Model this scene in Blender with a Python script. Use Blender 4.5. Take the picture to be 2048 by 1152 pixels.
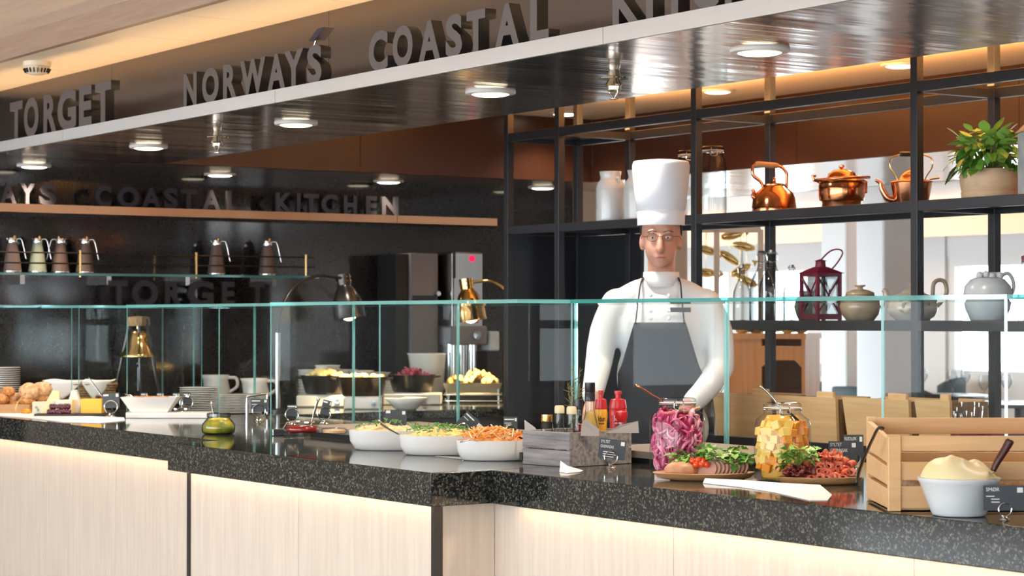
import bpy, bmesh, math, random
from mathutils import Vector, Matrix, Euler, noise
from math import sin, cos, pi, radians, sqrt
for o in list(bpy.data.objects): bpy.data.objects.remove(o, do_unlink=True)
scene = bpy.context.scene
COL = scene.collection
random.seed(7)
# ------------------------------------------------------------------ camera
F = 4247.0; EYE = 1.3543; YAW = radians(55.9); PITCH = radians(0.796)
CAMLOC = Vector((0, 0, EYE))
cam = bpy.data.cameras.new('camera'); camo = bpy.data.objects.new('camera', cam); COL.objects.link(camo)
cam.sensor_width = 36; cam.lens = 36*F/2048; cam.clip_end = 200; cam.clip_start = .05
camo.location = CAMLOC; camo.rotation_euler = Euler((pi/2 + PITCH, 0, YAW), 'XYZ')
cam.dof.use_dof = True; cam.dof.focus_distance = 6.2; cam.dof.aperture_fstop = 8
scene.camera = camo
CM = camo.rotation_euler.to_matrix()
scene.view_settings.view_transform = 'Standard'; scene.view_settings.look = 'None'
scene.view_settings.gamma = 1; scene.view_settings.use_curve_mapping = False
scene.view_settings.exposure = 0.06
scene.cycles.use_denoising = True
scene.cycles.max_bounces = 8; scene.cycles.transparent_max_bounces = 40
scene.cycles.diffuse_bounces = 4; scene.cycles.glossy_bounces = 4
scene.cycles.sample_clamp_indirect = 6; scene.cycles.caustics_reflective = False; scene.cycles.caustics_refractive = False
# ------------------------------------------------------------------ world: overcast daylight outside the windows
world = bpy.data.worlds.new('overcast_sky'); scene.world = world; world.use_nodes = True
wb = world.node_tree.nodes['Background']; wb.inputs[0].default_value = (.86, .94, 1, 1); wb.inputs[1].default_value = 9.0
WARM = (1, .62, .30); WARM2 = (1, .44, .13); SOFT = (1, .80, .58)
def area(name, loc, sx, sy, watt, col, rot=(0, 0, 0)):
    l = bpy.data.lights.new(name, 'AREA'); l.shape = 'RECTANGLE'; l.size = sx; l.size_y = sy; l.energy = watt; l.color = col
    o = bpy.data.objects.new(name, l); COL.objects.link(o); o.location = loc; o.rotation_euler = rot
    return o
def spot(name, loc, watt, col, ang=120, r=.05, rot=(0, 0, 0), blend=.6):
    l = bpy.data.lights.new(name, 'SPOT'); l.energy = watt; l.color = col; l.spot_size = radians(ang); l.spot_blend = blend; l.shadow_soft_size = r
    o = bpy.data.objects.new(name, l); COL.objects.link(o); o.location = loc; o.rotation_euler = rot
    return o
# light-emitting strips of the room: coves over the soffit and warm strips under the worktop nosing
area('rack_top_strip', (-6.55, 6.19, 2.262), 4.1, .04, 75, WARM2, (pi, 0, 0))
area('ledge_strip', (-6.4, 3.66, 2.19), 7.4, .05, 15, WARM, (pi, 0, 0))
area('dining_cove', (-13, 12.5, 2.0), 12.0, .1, 120, WARM2, (pi, 0, 0))
for (xa, xb, y) in ((-10.3, -7.1, 3.528), (-7.06, -5.31, 3.322), (-5.2, -1.6, 3.528)):
    area('nosing_strip', ((xa+xb)/2, y, .797), xb-xa, .012, .5*(xb-xa), WARM)
# ------------------------------------------------------------------ pixel helpers
def ray(px, py): return CM @ Vector(((px-1024)/F, -(py-576)/F, -1))
def onz(px, py, z=.9):
    d = ray(px, py); return CAMLOC + d*((z-EYE)/d.z)
def ony(px, py, y):
    d = ray(px, py); return CAMLOC + d*(y/d.y)
def onx(px, py, x):
    d = ray(px, py); return CAMLOC + d*(x/d.x)
def dep(p):
    return (Vector(p)-CAMLOC).dot(CM @ Vector((0, 0, -1)))
# ------------------------------------------------------------------ materials
def _n(nt, t, **kw):
    n = nt.nodes.new(t)
    for k, v in kw.items():
        if k in n.inputs: n.inputs[k].default_value = v
        else: setattr(n, k, v)
    return n
def newmat(name):
    m = bpy.data.materials.new(name); m.use_nodes = True
    nt = m.node_tree; b = nt.nodes['Principled BSDF']
    return m, nt, b
def c4(c): return (c[0], c[1], c[2], 1)
def pm(name, col, rough=.5, metal=0, col2=None, nscale=20, stretch=(1, 1, 1), bump=0, bscale=None, coat=0, lo=.35, hi=.65, spec=.5, aniso=0, sss=0, emit=0, detail=4):
    m, nt, b = newmat(name); L = nt.links
    b.inputs['Base Color'].default_value = c4(col); b.inputs['Roughness'].default_value = rough; b.inputs['Metallic'].default_value = metal
    b.inputs['Specular IOR Level'].default_value = spec; b.inputs['Coat Weight'].default_value = coat
    if sss: b.inputs['Subsurface Weight'].default_value = sss; b.inputs['Subsurface Radius'].default_value = (.01, .006, .004)
    if emit: b.inputs['Emission Color'].default_value = c4(col); b.inputs['Emission Strength'].default_value = emit
    if col2 is not None or bump:
        tc = _n(nt, 'ShaderNodeTexCoord'); mp = _n(nt, 'ShaderNodeMapping', Scale=stretch); L.new(tc.outputs['Object'], mp.inputs[0])
        nz = _n(nt, 'ShaderNodeTexNoise', Scale=nscale, Detail=detail); L.new(mp.outputs[0], nz.inputs['Vector'])
        if col2 is not None:
            r = _n(nt, 'ShaderNodeValToRGB'); r.color_ramp.elements[0].position = lo; r.color_ramp.elements[1].position = hi
            r.color_ramp.elements[0].color = c4(col); r.color_ramp.elements[1].color = c4(col2)
            L.new(nz.outputs[0], r.inputs[0]); L.new(r.outputs[0], b.inputs['Base Color'])
        if bump:
            nb = nz
            if bscale: nb = _n(nt, 'ShaderNodeTexNoise', Scale=bscale, Detail=4); L.new(mp.outputs[0], nb.inputs['Vector'])
            bp = _n(nt, 'ShaderNodeBump', Strength=bump, Distance=.01); L.new(nb.outputs[0], bp.inputs['Height']); L.new(bp.outputs[0], b.inputs['Normal'])
    return m
def steel(name, col, rough, ax, scale=(3, 900, 900), amt=.25):
    """brushed sheet: long fine scratches along one axis"""
    m, nt, b = newmat(name); L = nt.links
    b.inputs['Base Color'].default_value = c4(col); b.inputs['Metallic'].default_value = 1
    tc = _n(nt, 'ShaderNodeTexCoord'); mp = _n(nt, 'ShaderNodeMapping', Scale=scale); L.new(tc.outputs['Object'], mp.inputs[0])
    nz = _n(nt, 'ShaderNodeTexNoise', Scale=1, Detail=3); L.new(mp.outputs[0], nz.inputs['Vector'])
    mr = _n(nt, 'ShaderNodeMapRange'); mr.inputs[3].default_value = rough*(1-amt); mr.inputs[4].default_value = rough*(1+amt)
    L.new(nz.outputs[0], mr.inputs[0]); L.new(mr.outputs[0], b.inputs['Roughness'])
    b.inputs['Anisotropic'].default_value = .85
    tg = _n(nt, 'ShaderNodeCombineXYZ'); tg.inputs[0].default_value = ax[0]; tg.inputs[1].default_value = ax[1]; tg.inputs[2].default_value = ax[2]
    L.new(tg.outputs[0], b.inputs['Tangent'])
    mp2 = _n(nt, 'ShaderNodeMapping', Scale=[max(.6, s/900*2.2) for s in scale]); L.new(tc.outputs['Object'], mp2.inputs[0])
    nz2 = _n(nt, 'ShaderNodeTexNoise', Scale=1.3, Detail=1); L.new(mp2.outputs[0], nz2.inputs['Vector'])
    bp = _n(nt, 'ShaderNodeBump', Strength=.25, Distance=.02); L.new(nz2.outputs[0], bp.inputs['Height']); L.new(bp.outputs[0], b.inputs['Normal'])
    return m
def wood(name, c1, c2, axis=2, scale=10, rough=.5, bump=.05, coat=0):
    st = [9, 9, 9]; st[axis] = .5
    return pm(name, c1, rough, 0, c2, scale, tuple(st), bump, None, coat, .3, .7, detail=6)
def granite(name, rough=.07):
    m, nt, b = newmat(name); L = nt.links
    tc = _n(nt, 'ShaderNodeTexCoord')
    v = _n(nt, 'ShaderNodeTexVoronoi', Scale=210); L.new(tc.outputs['Object'], v.inputs['Vector'])
    n2 = _n(nt, 'ShaderNodeTexNoise', Scale=60, Detail=5); L.new(tc.outputs['Object'], n2.inputs['Vector'])
    r = _n(nt, 'ShaderNodeValToRGB'); e = r.color_ramp.elements
    e[0].position = .30; e[0].color = (.004, .005, .006, 1); e[1].position = .78; e[1].color = (.13, .125, .10, 1)
    k = e.new(.5); k.color = (.012, .015, .017, 1); k = e.new(.62); k.color = (.026, .029, .026, 1)
    mx = _n(nt, 'ShaderNodeMix', data_type='FLOAT'); mx.inputs[0].default_value = .55
    sp = _n(nt, 'ShaderNodeSeparateColor'); L.new(v.outputs['Color'], sp.inputs[0])
    L.new(n2.outputs[0], mx.inputs[2]); L.new(sp.outputs[0], mx.inputs[3]); L.new(mx.outputs[0], r.inputs[0]); L.new(r.outputs[0], b.inputs['Base Color'])
    b.inputs['Roughness'].default_value = rough; b.inputs['Specular IOR Level'].default_value = .6
    return m
def glassmat(name, tint=(.93, .98, .98), ior=1.45, edge=None, rough=0.0, body=0):
    """thin clear glass: clear straight through, Fresnel reflection on the outer side"""
    m = bpy.data.materials.new(name); m.use_nodes = True; nt = m.node_tree; L = nt.links; nt.nodes.clear()
    out = _n(nt, 'ShaderNodeOutputMaterial'); tr = _n(nt, 'ShaderNodeBsdfTransparent', Color=c4(tint)); gl = _n(nt, 'ShaderNodeBsdfGlossy', Roughness=rough)
    fr = _n(nt, 'ShaderNodeFresnel', IOR=ior); ge = _n(nt, 'ShaderNodeNewGeometry')
    s = _n(nt, 'ShaderNodeMath', operation='SUBTRACT'); s.inputs[0].default_value = 1; L.new(ge.outputs['Backfacing'], s.inputs[1])
    mu = _n(nt, 'ShaderNodeMath', operation='MULTIPLY'); L.new(fr.outputs[0], mu.inputs[0]); L.new(s.outputs[0], mu.inputs[1])
    mx = _n(nt, 'ShaderNodeMixShader'); L.new(mu.outputs[0], mx.inputs[0]); L.new(tr.outputs[0], mx.inputs[1]); L.new(gl.outputs[0], mx.inputs[2])
    if edge:
        lw = _n(nt, 'ShaderNodeLayerWeight', Blend=.45); r = _n(nt, 'ShaderNodeValToRGB')
        r.color_ramp.elements[0].position = .22; r.color_ramp.elements[0].color = c4(tint); r.color_ramp.elements[1].position = .97; r.color_ramp.elements[1].color = c4(edge)
        L.new(lw.outputs['Facing'], r.inputs[0]); L.new(r.outputs[0], tr.inputs['Color'])
    last = mx
    if body:
        df = _n(nt, 'ShaderNodeBsdfDiffuse', Color=(.8, .9, .9, 1)); m2 = _n(nt, 'ShaderNodeMixShader'); m2.inputs[0].default_value = body
        L.new(mx.outputs[0], m2.inputs[1]); L.new(df.outputs[0], m2.inputs[2]); last = m2
    L.new(last.outputs[0], out.inputs[0]); return m
def glassedge(name, col=(.35, .85, .85)):
    """polished cut edge of a float glass pane, light piped along the sheet is put into its bright colour"""
    m = bpy.data.materials.new(name); m.use_nodes = True; nt = m.node_tree; L = nt.links; nt.nodes.clear()
    out = _n(nt, 'ShaderNodeOutputMaterial'); tl = _n(nt, 'ShaderNodeBsdfTranslucent', Color=c4(col)); df = _n(nt, 'ShaderNodeBsdfDiffuse', Color=c4(col))
    gl = _n(nt, 'ShaderNodeBsdfGlossy', Roughness=.05, Color=c4([.5+.5*c for c in col])); tr = _n(nt, 'ShaderNodeBsdfTransparent', Color=c4(col))
    a = _n(nt, 'ShaderNodeMixShader'); a.inputs[0].default_value = .5; L.new(tl.outputs[0], a.inputs[1]); L.new(df.outputs[0], a.inputs[2])
    b = _n(nt, 'ShaderNodeMixShader'); b.inputs[0].default_value = .35; L.new(a.outputs[0], b.inputs[1]); L.new(tr.outputs[0], b.inputs[2])
    c = _n(nt, 'ShaderNodeMixShader'); c.inputs[0].default_value = .3; L.new(b.outputs[0], c.inputs[1]); L.new(gl.outputs[0], c.inputs[2])
    L.new(c.outputs[0], out.inputs[0]); return m
def emit(name, col, s):
    m = bpy.data.materials.new(name); m.use_nodes = True; nt = m.node_tree; nt.nodes.clear()
    o = _n(nt, 'ShaderNodeOutputMaterial'); e = _n(nt, 'ShaderNodeEmission', Color=c4(col), Strength=s); nt.links.new(e.outputs[0], o.inputs[0]); return m
M = dict(
 granite=granite('black_granite'), stonewall=pm('polished_dark_stone', (.012, .011, .012), .09, 0, (.035, .030, .030), 90, spec=.55),
 oak=wood('pale_oak_laminate', (.62, .53, .445), (.71, .62, .53), 2, 6, .45, .01), fascwood=wood('brown_oak_fascia', (.30, .20, .14), (.38, .26, .19), 0, 7, .5, .02),
 ceilwood=wood('pale_wood_ceiling', (.80, .64, .52), (.88, .74, .63), 0, 6, .6, .01),
 cream=pm('cream_ceiling_panel', (.80, .70, .56), .55), white_ceil=pm('white_ceiling', (.85, .85, .84), .6),
 steelu=pm('brushed_steel_soffit', (.72, .66, .61), .145, 1, nscale=4.5, stretch=(1, .05, 1), bump=.75), steelv=pm('brushed_steel_end', (.56, .43, .35), .24, 1),  # steelv: same steel, its dimmer and redder reflections put into the base colour
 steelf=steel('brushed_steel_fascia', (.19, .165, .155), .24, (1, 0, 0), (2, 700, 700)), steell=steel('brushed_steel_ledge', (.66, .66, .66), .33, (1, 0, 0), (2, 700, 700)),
 copperledge=steel('bronze_ledge', (.50, .28, .16), .35, (0, 1, 0), (700, 2, 700)),
 brown=pm('dark_brown_panel', (.060, .021, .011), .30, spec=.5), floor=wood('pale_floor_planks', (.47, .44, .41), (.54, .51, .48), 0, 3, .25, .01),
 letter=pm('brown_grey_letter_face', (.095, .078, .074), .45), letter_dark=pm('letter_wall', (.050, .044, .055), .75, spec=.15), letter_grey=pm('letter_wall_grey', (.10, .095, .108), .7, spec=.15),
 black=pm('black_powder_coat', (.016, .019, .026), .38, spec=.5), blackpanel=pm('black_laminate', (.012, .013, .018), .3), matblack=pm('matt_black', (.01, .01, .011), .6),
 chrome=pm('chrome', (.75, .75, .75), .08, 1), steel=pm('stainless', (.55, .54, .52), .22, 1), darksteel=pm('dark_steel', (.07, .065, .065), .25, .8),
 copper=pm('polished_copper', (.72, .29, .13), .16, 1, (.52, .19, .08), 14, bump=.03), copper2=pm('ribbed_copper', (.74, .32, .17), .2, 1), brass=pm('brass', (.75, .50, .20), .14, 1),
 porcelain=pm('white_porcelain', (.82, .80, .77), .15, coat=.3), greyceramic=pm('grey_white_ceramic', (.62, .66, .68), .2, coat=.3), bluegrey=pm('blue_grey_glaze', (.42, .46, .50), .25, 0, (.52, .56, .60), 12),
 clay=pm('beige_stoneware', (.31, .235, .16), .25, 0, (.40, .32, .23), 18, coat=.3), clay2=pm('pale_stoneware', (.40, .345, .28), .25, 0, (.48, .42, .35), 12, coat=.3), leafpaint=pm('painted_leaf', (.18, .15, .06), .4), rosepaint=pm('painted_blossom', (.45, .20, .13), .4),
 pane=glassmat('clear_pane', (.972, .988, .988), 1.27), paneedge=glassedge('teal_pane_edge', (.30, .80, .82)), darkedge=glassedge('deep_teal_edge', (.04, .42, .42)),
 vessel=glassmat('clear_vessel', (.84, .87, .875), 1.6, (.04, .06, .07)), jar=glassmat('preserve_jar_glass', (.97, .97, .97), 1.35, (.70, .70, .70)),
 linen=pm('white_linen', (.82, .80, .78), .8, bump=.1, nscale=60), paper=pm('white_paper', (.85, .85, .87), .7), greypaper=pm('grey_wax_paper', (.42, .38, .36), .6),
 card=pm('slate_card', (.045, .055, .068), .55), ink=pm('white_print', (.75, .77, .78), .6), blackink=pm('dark_print', (.03, .02, .02), .6),
 bamboo=wood('bamboo', (.62, .38, .17), (.72, .48, .25), 0, 8, .45, .02), bamboodark=wood('bamboo_end', (.20, .10, .045), (.28, .15, .07), 0, 8, .5, .02), crate=wood('beech_slat', (.66, .38, .17), (.74, .47, .24), 0, 6, .5, .03),
 greywood=wood('grey_weathered_wood', (.13, .115, .11), (.36, .33, .32), 0, 9, .6, .15), board=wood('acacia_board', (.40, .20, .08), (.52, .29, .13), 0, 8, .5, .03), potwood=wood('pale_turned_wood', (.58, .38, .23), (.66, .46, .30), 0, 6, .55, .02),
 hutch=wood('orange_brown_pine', (.60, .27, .09), (.70, .36, .14), 2, 5, .5, .02), taupe=pm('taupe_stone', (.25, .20, .165), .35),
 wicker=pm('wicker', (.30, .17, .08), .7, 0, (.46, .29, .15), 60), red=pm('red_plastic', (.55, .012, .02), .3), mustard=pm('yellow_plastic', (.80, .40, .02), .3), wine=pm('wine_red_enamel', (.13, .008, .022), .3), lantern=pm('raspberry_enamel', (.17, .012, .04), .35),
 cap=pm('cream_cap', (.70, .60, .38), .45), blackcap=pm('black_cap', (.012, .012, .013), .3), dressing=pm('yellow_dressing', (.80, .48, .10), .4), herbjar=pm('cream_mayonnaise', (.72, .62, .42), .5),
 onion=pm('pickled_onion', (.48, .004, .11), .2, 0, (.80, .22, .40), 40, spec=.6), onionw=pm('pale_onion', (.88, .52, .60), .2, 0, (.70, .12, .28), 26), brine=pm('pink_brine', (.30, .004, .06), .3),
 pine=pm('pineapple_cube', (.86, .55, .10), .35, 0, (.88, .66, .20), 30, sss=.1), mango=pm('orange_squash_cube', (.85, .27, .02), .35, 0, (.90, .40, .05), 30), juice=pm('amber_juice', (.62, .36, .06), .2),
 butter=pm('whipped_butter', (.88, .70, .36), .45, 0, (.90, .76, .46), 18, bump=.15, sss=.1), handle=pm('dark_wood_handle', (.06, .012, .009), .35),
 leaf=pm('basil_leaf', (.06, .21, .025), .4, 0, (.12, .33, .05), 18), leaf2=pm('young_leaf', (.20, .42, .06), .4, 0, (.32, .54, .13), 25), herb=pm('dill', (.10, .22, .03), .6),
 potato=pm('boiled_potato', (.78, .56, .20), .4, 0, (.85, .68, .34), 12), gold=pm('golden_pastry', (.74, .44, .13), .55, 0, (.85, .62, .28), 25, bump=.2), salad=pm('creamy_salad', (.62, .43, .20), .5, 0, (.75, .58, .33), 60, bump=.6, bscale=90), saladg=pm('egg_salad', (.70, .48, .10), .5, 0, (.78, .62, .28), 60, bump=.6, bscale=90), carrot=pm('shredded_carrot', (.72, .22, .03), .5, 0, (.85, .50, .16), 70, bump=.6, bscale=80),
 pink=pm('pink_cabbage', (.62, .05, .13), .5, 0, (.80, .20, .30), 60, bump=.5), ham=pm('cured_ham', (.52, .055, .02), .4, 0, (.70, .20, .10), 2.2), hamin=pm('ham_inside', (.72, .36, .24), .4), salami=pm('dark_salami', (.13, .012, .012), .4, 0, (.24, .04, .03), 50), roast=pm('herbed_roast', (.62, .30, .19), .45, 0, (.42, .22, .09), 25, bump=.2), slice=pm('roast_slice', (.62, .32, .24), .45, 0, (.70, .42, .34), 30), crust=pm('roast_rind', (.24, .11, .05), .55), tomato=pm('cherry_tomato', (.70, .07, .015), .15, coat=.5),
 bread=pm('bread_crust', (.36, .12, .025), .6, 0, (.66, .34, .12), 3, bump=.3), bread2=pm('floury_crust', (.50, .24, .09), .7, 0, (.76, .52, .32), 3, bump=.3), rye=pm('rye_loaf', (.28, .20, .12), .8, 0, (.45, .36, .25), 60, bump=.5),
 cheese=pm('yellow_cheese', (.86, .48, .04), .45), cheesep=pm('pale_cheese', (.82, .66, .38), .5), brie=pm('white_rind', (.80, .76, .70), .7), bluech=pm('blue_cheese', (.66, .62, .48), .55, 0, (.16, .18, .15), 30, lo=.5, hi=.6), grape=pm('red_grape', (.07, .008, .02), .2, coat=.3), apricot=pm('dried_apricot', (.80, .30, .02), .5), slate=pm('slate_board', (.02, .02, .022), .6),
 pan=pm('cast_iron_pan', (.030, .024, .022), .28, .5), zinc=pm('zinc_bucket', (.45, .46, .48), .35, .9, (.35, .36, .38), 25), greybox=pm('grey_machine_panel', (.17, .165, .18), .5), jam=pm('red_jam', (.25, .008, .008), .2), lemon=pm('lemon_slices', (.75, .55, .04), .3, 0, (.20, .28, .03), 25),
 thermos=pm('taupe_jug', (.155, .105, .09), .3), thermosg=pm('sage_jug', (.36, .40, .30), .3),
 jacket=pm('white_chef_cotton', (.80, .81, .84), .75, bump=.05, nscale=40), apron=pm('navy_apron', (.018, .021, .032), .7), skin=pm('skin', (.60, .31, .23), .5, sss=.15), hatm=pm('white_chef_hat', (.84, .86, .93), .7), hair=pm('dark_hair', (.03, .02, .015), .6), eyew=pm('eye_white', (.75, .72, .7), .3), lips=pm('lips', (.40, .13, .11), .4),
 wall_white=pm('white_wall', (.56, .57, .58), .6), wall_wood=pm('warm_wall', (.33, .28, .24), .5, 0, (.39, .33, .29), 6), peach=pm('peach_column', (.62, .45, .33), .6), teal=pm('dark_teal_upholstery', (.025, .045, .055), .7), tablec=pm('dark_table', (.04, .035, .035), .35),
 lampdisc=emit('downlight_disc', (1, .86, .62), 7), bulb=emit('heat_bulb', (1, .72, .35), 22), redled=emit('red_display', (1, .02, .08), 1.5), candle=pm('candle_wax', (.82, .80, .76), .5), rim=pm('white_lamp_rim', (.72, .69, .66), .4), sprink=pm('sprinkler_chrome', (.7, .66, .6), .12, 1), detector=pm('cream_plastic', (.78, .66, .50), .5),
)
# ------------------------------------------------------------------ mesh builder
class MB:
    def __init__(s): s.v = []; s.f = []
    def add(s, vs, fs, T=None):
        k = len(s.v); s.v += [tuple(T @ Vector(p)) if T is not None else tuple(p) for p in vs]; s.f += [tuple(i+k for i in f) for f in fs]; return s
    def box(s, c, d, T=None, taper=1.0):
        x, y, z = d[0]/2, d[1]/2, d[2]/2; t = taper
        vs = [(c[0]+a*x*q, c[1]+b*y*q, c[2]+e*z) for e, q in ((-1, 1), (1, t)) for a, b in ((-1, -1), (1, -1), (1, 1), (-1, 1))]
        return s.add(vs, [(3, 2, 1, 0), (4, 5, 6, 7), (0, 1, 5, 4), (1, 2, 6, 5), (2, 3, 7, 6), (3, 0, 4, 7)], T)
    def bb(s, a, b, T=None): return s.box([(p+q)/2 for p, q in zip(a, b)], [abs(q-p) for p, q in zip(a, b)], T)
    def lathe(s, prof, n=24, sx=1, sy=1, T=None, fn=None, cap=True):
        vs = []; fs = []; m = len(prof)
        for r, z in prof:
            for i in range(n):
                a = 2*pi*i/n; k = fn(a, z) if fn else 1
                vs.append((r*k*cos(a)*sx, r*k*sin(a)*sy, z))
        for j in range(m-1):
            for i in range(n):
                k = (i+1) % n; fs.append((j*n+i, j*n+k, (j+1)*n+k, (j+1)*n+i))
        if cap:
            if prof[0][0] > 1e-5: fs.append(tuple(range(n-1, -1, -1)))
            if prof[-1][0] > 1e-5: fs.append(tuple((m-1)*n+i for i in range(n)))
        return s.add(vs, fs, T)
    def cyl(s, c, r, h, n=20, r2=None, T=None):
        T2 = Matrix.Translation(c); T2 = T @ T2 if T is not None else T2
        return s.lathe([(r, 0), (r if r2 is None else r2, h)], n, T=T2)
    def tube(s, pts, r, n=8, closed=False, T=None, flat=1.0):
        pts = [Vector(p) for p in pts]; N = len(pts); rr = r if isinstance(r, (list, tuple)) else [r]*N; vs = []; fs = []; up = None
        for i, p in enumerate(pts):
            if closed: t = (pts[(i+1) % N]-pts[i-1]).normalized()
            else: t = (pts[min(i+1, N-1)]-pts[max(i-1, 0)]).normalized()
            if up is None: up = Vector((0, 0, 1)) if abs(t.z) < .9 else Vector((1, 0, 0))
            a = t.cross(up); a.normalize(); b = a.cross(t).normalized(); up = b
            for k in range(n):
                q = 2*pi*k/n; vs.append(p + a*cos(q)*rr[i] + b*sin(q)*rr[i]*flat)
        for i in range(N if closed else N-1):
            j = (i+1) % N
            for k in range(n): fs.append((i*n+k, i*n+(k+1) % n, j*n+(k+1) % n, j*n+k))
        if not closed: fs.append(tuple(range(n-1, -1, -1))); fs.append(tuple((N-1)*n+k for k in range(n)))
        return s.add(vs, fs, T)
    def ell(s, c, r, n=16, m=10, T=None):
        prof = [(max(1e-6, sin(pi*j/m)), -cos(pi*j/m)) for j in range(m+1)]
        T2 = Matrix.Translation(c) @ Matrix.Diagonal((r[0], r[1], r[2], 1)); T2 = T @ T2 if T is not None else T2
        return s.lathe(prof, n, T=T2, cap=False)
    def prism(s, poly, z0, z1, T=None):
        n = len(poly); vs = [(x, y, z0) for x, y in poly]+[(x, y, z1) for x, y in poly]
        fs = [tuple(range(n-1, -1, -1)), tuple(range(n, 2*n))]+[(i, (i+1) % n, n+(i+1) % n, n+i) for i in range(n)]
        return s.add(vs, fs, T)
    def grid(s, fn, nu, nv, T=None, th=0):
        vs = [fn(i/nu, j/nv) for j in range(nv+1) for i in range(nu+1)]; w = nu+1
        fs = [(j*w+i, j*w+i+1, (j+1)*w+i+1, (j+1)*w+i) for j in range(nv) for i in range(nu)]
        return s.add(vs, fs, T)
    def mesh(s, name, mat, smooth=False):
        me = bpy.data.meshes.new(name); me.from_pydata(s.v, [], s.f); me.update()
        bm = bmesh.new(); bm.from_mesh(me); bmesh.ops.recalc_face_normals(bm, faces=bm.faces); bm.to_mesh(me); bm.free()
        if smooth: me.polygons.foreach_set('use_smooth', [True]*len(me.polygons)); 
        if smooth and smooth is not True: me.set_sharp_from_angle(angle=radians(smooth))
        me.materials.append(mat if not isinstance(mat, str) else M[mat]); return me
    def obj(s, name, mat, parent=None, smooth=False, bevel=0, solid=0):
        o = bpy.data.objects.new(name, s.mesh(name, mat, smooth)); COL.objects.link(o); o.parent = parent
        if solid: md = o.modifiers.new('solid', 'SOLIDIFY'); md.thickness = solid; md.offset = 0
        if bevel: md = o.modifiers.new('bevel', 'BEVEL'); md.width = bevel; md.segments = 2; md.limit_method = 'ANGLE'
        return o
def tag(o, label=None, cat=None, group=None, kind=None):
    if label: o['label'] = label
    if cat: o['category'] = cat
    if group: o['group'] = group
    if kind: o['kind'] = kind
    return o
def thing(name, label, cat, loc=(0, 0, 0), rz=0, group=None, scale=1):
    o = bpy.data.objects.new(name, None); COL.objects.link(o); o.empty_display_size = .05
    o.location = loc; o.rotation_euler = (0, 0, rz); o.scale = (scale,)*3
    return tag(o, label, cat, group)
def struct(name, mb, mat, parent=None, smooth=False, bevel=0):
    o = mb.obj(name, mat, parent, smooth, bevel)
    if parent is None: o['kind'] = 'structure'
    return o
def sroot(name):
    o = bpy.data.objects.new(name, None); COL.objects.link(o); o['kind'] = 'structure'; return o
def place(o, loc, rz=0, rot=None, scale=None):
    o.location = loc; o.rotation_euler = rot if rot else (0, 0, rz)
    if scale: o.scale = scale if isinstance(scale, (tuple, list)) else (scale,)*3
    return o
def dup(o, loc=None, rot=None, label=None, parent=None, scale=None):
    c = o.copy(); COL.objects.link(c)
    if parent: c.parent = parent
    if loc is not None: c.location = loc
    if rot is not None: c.rotation_euler = rot
    if scale is not None: c.scale = scale if isinstance(scale, (tuple, list)) else (scale,)*3
    if label: c['label'] = label
    for ch in o.children:
        d = ch.copy(); COL.objects.link(d); d.parent = c
        for g in ch.children:
            e = g.copy(); COL.objects.link(e); e.parent = d
    return c
_tc = {}
def textmesh(s, size=1.0, ext=0, bold=0.0, key=None):
    """built-in sans lettering turned into a mesh, outline box at the origin (x right, y up, z out)"""
    k = (s, size, ext, bold)
    if k not in _tc:
        cu = bpy.data.curves.new('lettering', 'FONT'); cu.body = s; cu.size = size; cu.extrude = ext; cu.offset = bold; cu.resolution_u = 4
        t = bpy.data.objects.new('lettering', cu); COL.objects.link(t); dg = bpy.context.evaluated_depsgraph_get(); dg.update()
        me = bpy.data.meshes.new_from_object(t.evaluated_get(dg)); bpy.data.objects.remove(t, do_unlink=True)
        xs = [v.co.x for v in me.vertices]; ys = [v.co.y for v in me.vertices]
        for v in me.vertices: v.co.x -= min(xs); v.co.y -= min(ys)
        _tc[k] = (me, max(xs)-min(xs), max(ys)-min(ys))
    return _tc[k]
def text(s, name, mat, parent, w=None, h=None, loc=(0, 0, 0), rot=(pi/2, 0, 0), bold=0.0, ext=.0004, align='l'):
    """lettering as a mesh: cap height h (and optional width w), lower edge at loc"""
    me, W, H = textmesh(s, 1.0, 0 if ext == 0 else ext/(h or .01), bold)
    me = me.copy(); sc = h/H; sx = (w/W) if w else sc
    for v in me.vertices: v.co.x = v.co.x*sx - (w or W*sc)*({'l': 0, 'c': .5, 'r': 1}[align]); v.co.y *= sc; v.co.z *= h
    me.materials.clear(); me.materials.append(M[mat]); me.name = name
    o = bpy.data.objects.new(name, me); COL.objects.link(o); o.parent = parent; o.location = loc; o.rotation_euler = rot; return o
def RZ(a): return Matrix.Rotation(a, 4, 'Z')
def RX(a): return Matrix.Rotation(a, 4, 'X')
def RY(a): return Matrix.Rotation(a, 4, 'Y')
def TR(*p): return Matrix.Translation(p if len(p) == 3 else p[0])
def arc(c, r, a0, a1, n, plane='xz'):
    out = []
    for i in range(n+1):
        a = a0+(a1-a0)*i/n; u, w = r*cos(a), r*sin(a)
        out.append((c[0]+u, c[1], c[2]+w) if plane == 'xz' else (c[0]+u, c[1]+w, c[2]))
    return out
def smoothpath(pts, k=6):
    pts = [Vector(p) for p in pts]; out = []; n = len(pts)
    for i in range(n-1):
        p0 = pts[max(i-1, 0)]; p1 = pts[i]; p2 = pts[i+1]; p3 = pts[min(i+2, n-1)]
        for j in range(k):
            t = j/k; out.append(.5*((2*p1)+(p2-p0)*t+(2*p0-5*p1+4*p2-p3)*t*t+(3*p1-p0-3*p2+p3)*t**3))
    return out+[pts[-1]]
# ================================================================== the setting
SOF = EYE+.758; LEDGE = EYE+.804; CEI = EYE+1.109; CEI2 = EYE+1.205; ZC = .90
struct('floor', MB().bb((-24, -4, -.05), (5, 16, 0)), 'floor')
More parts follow.
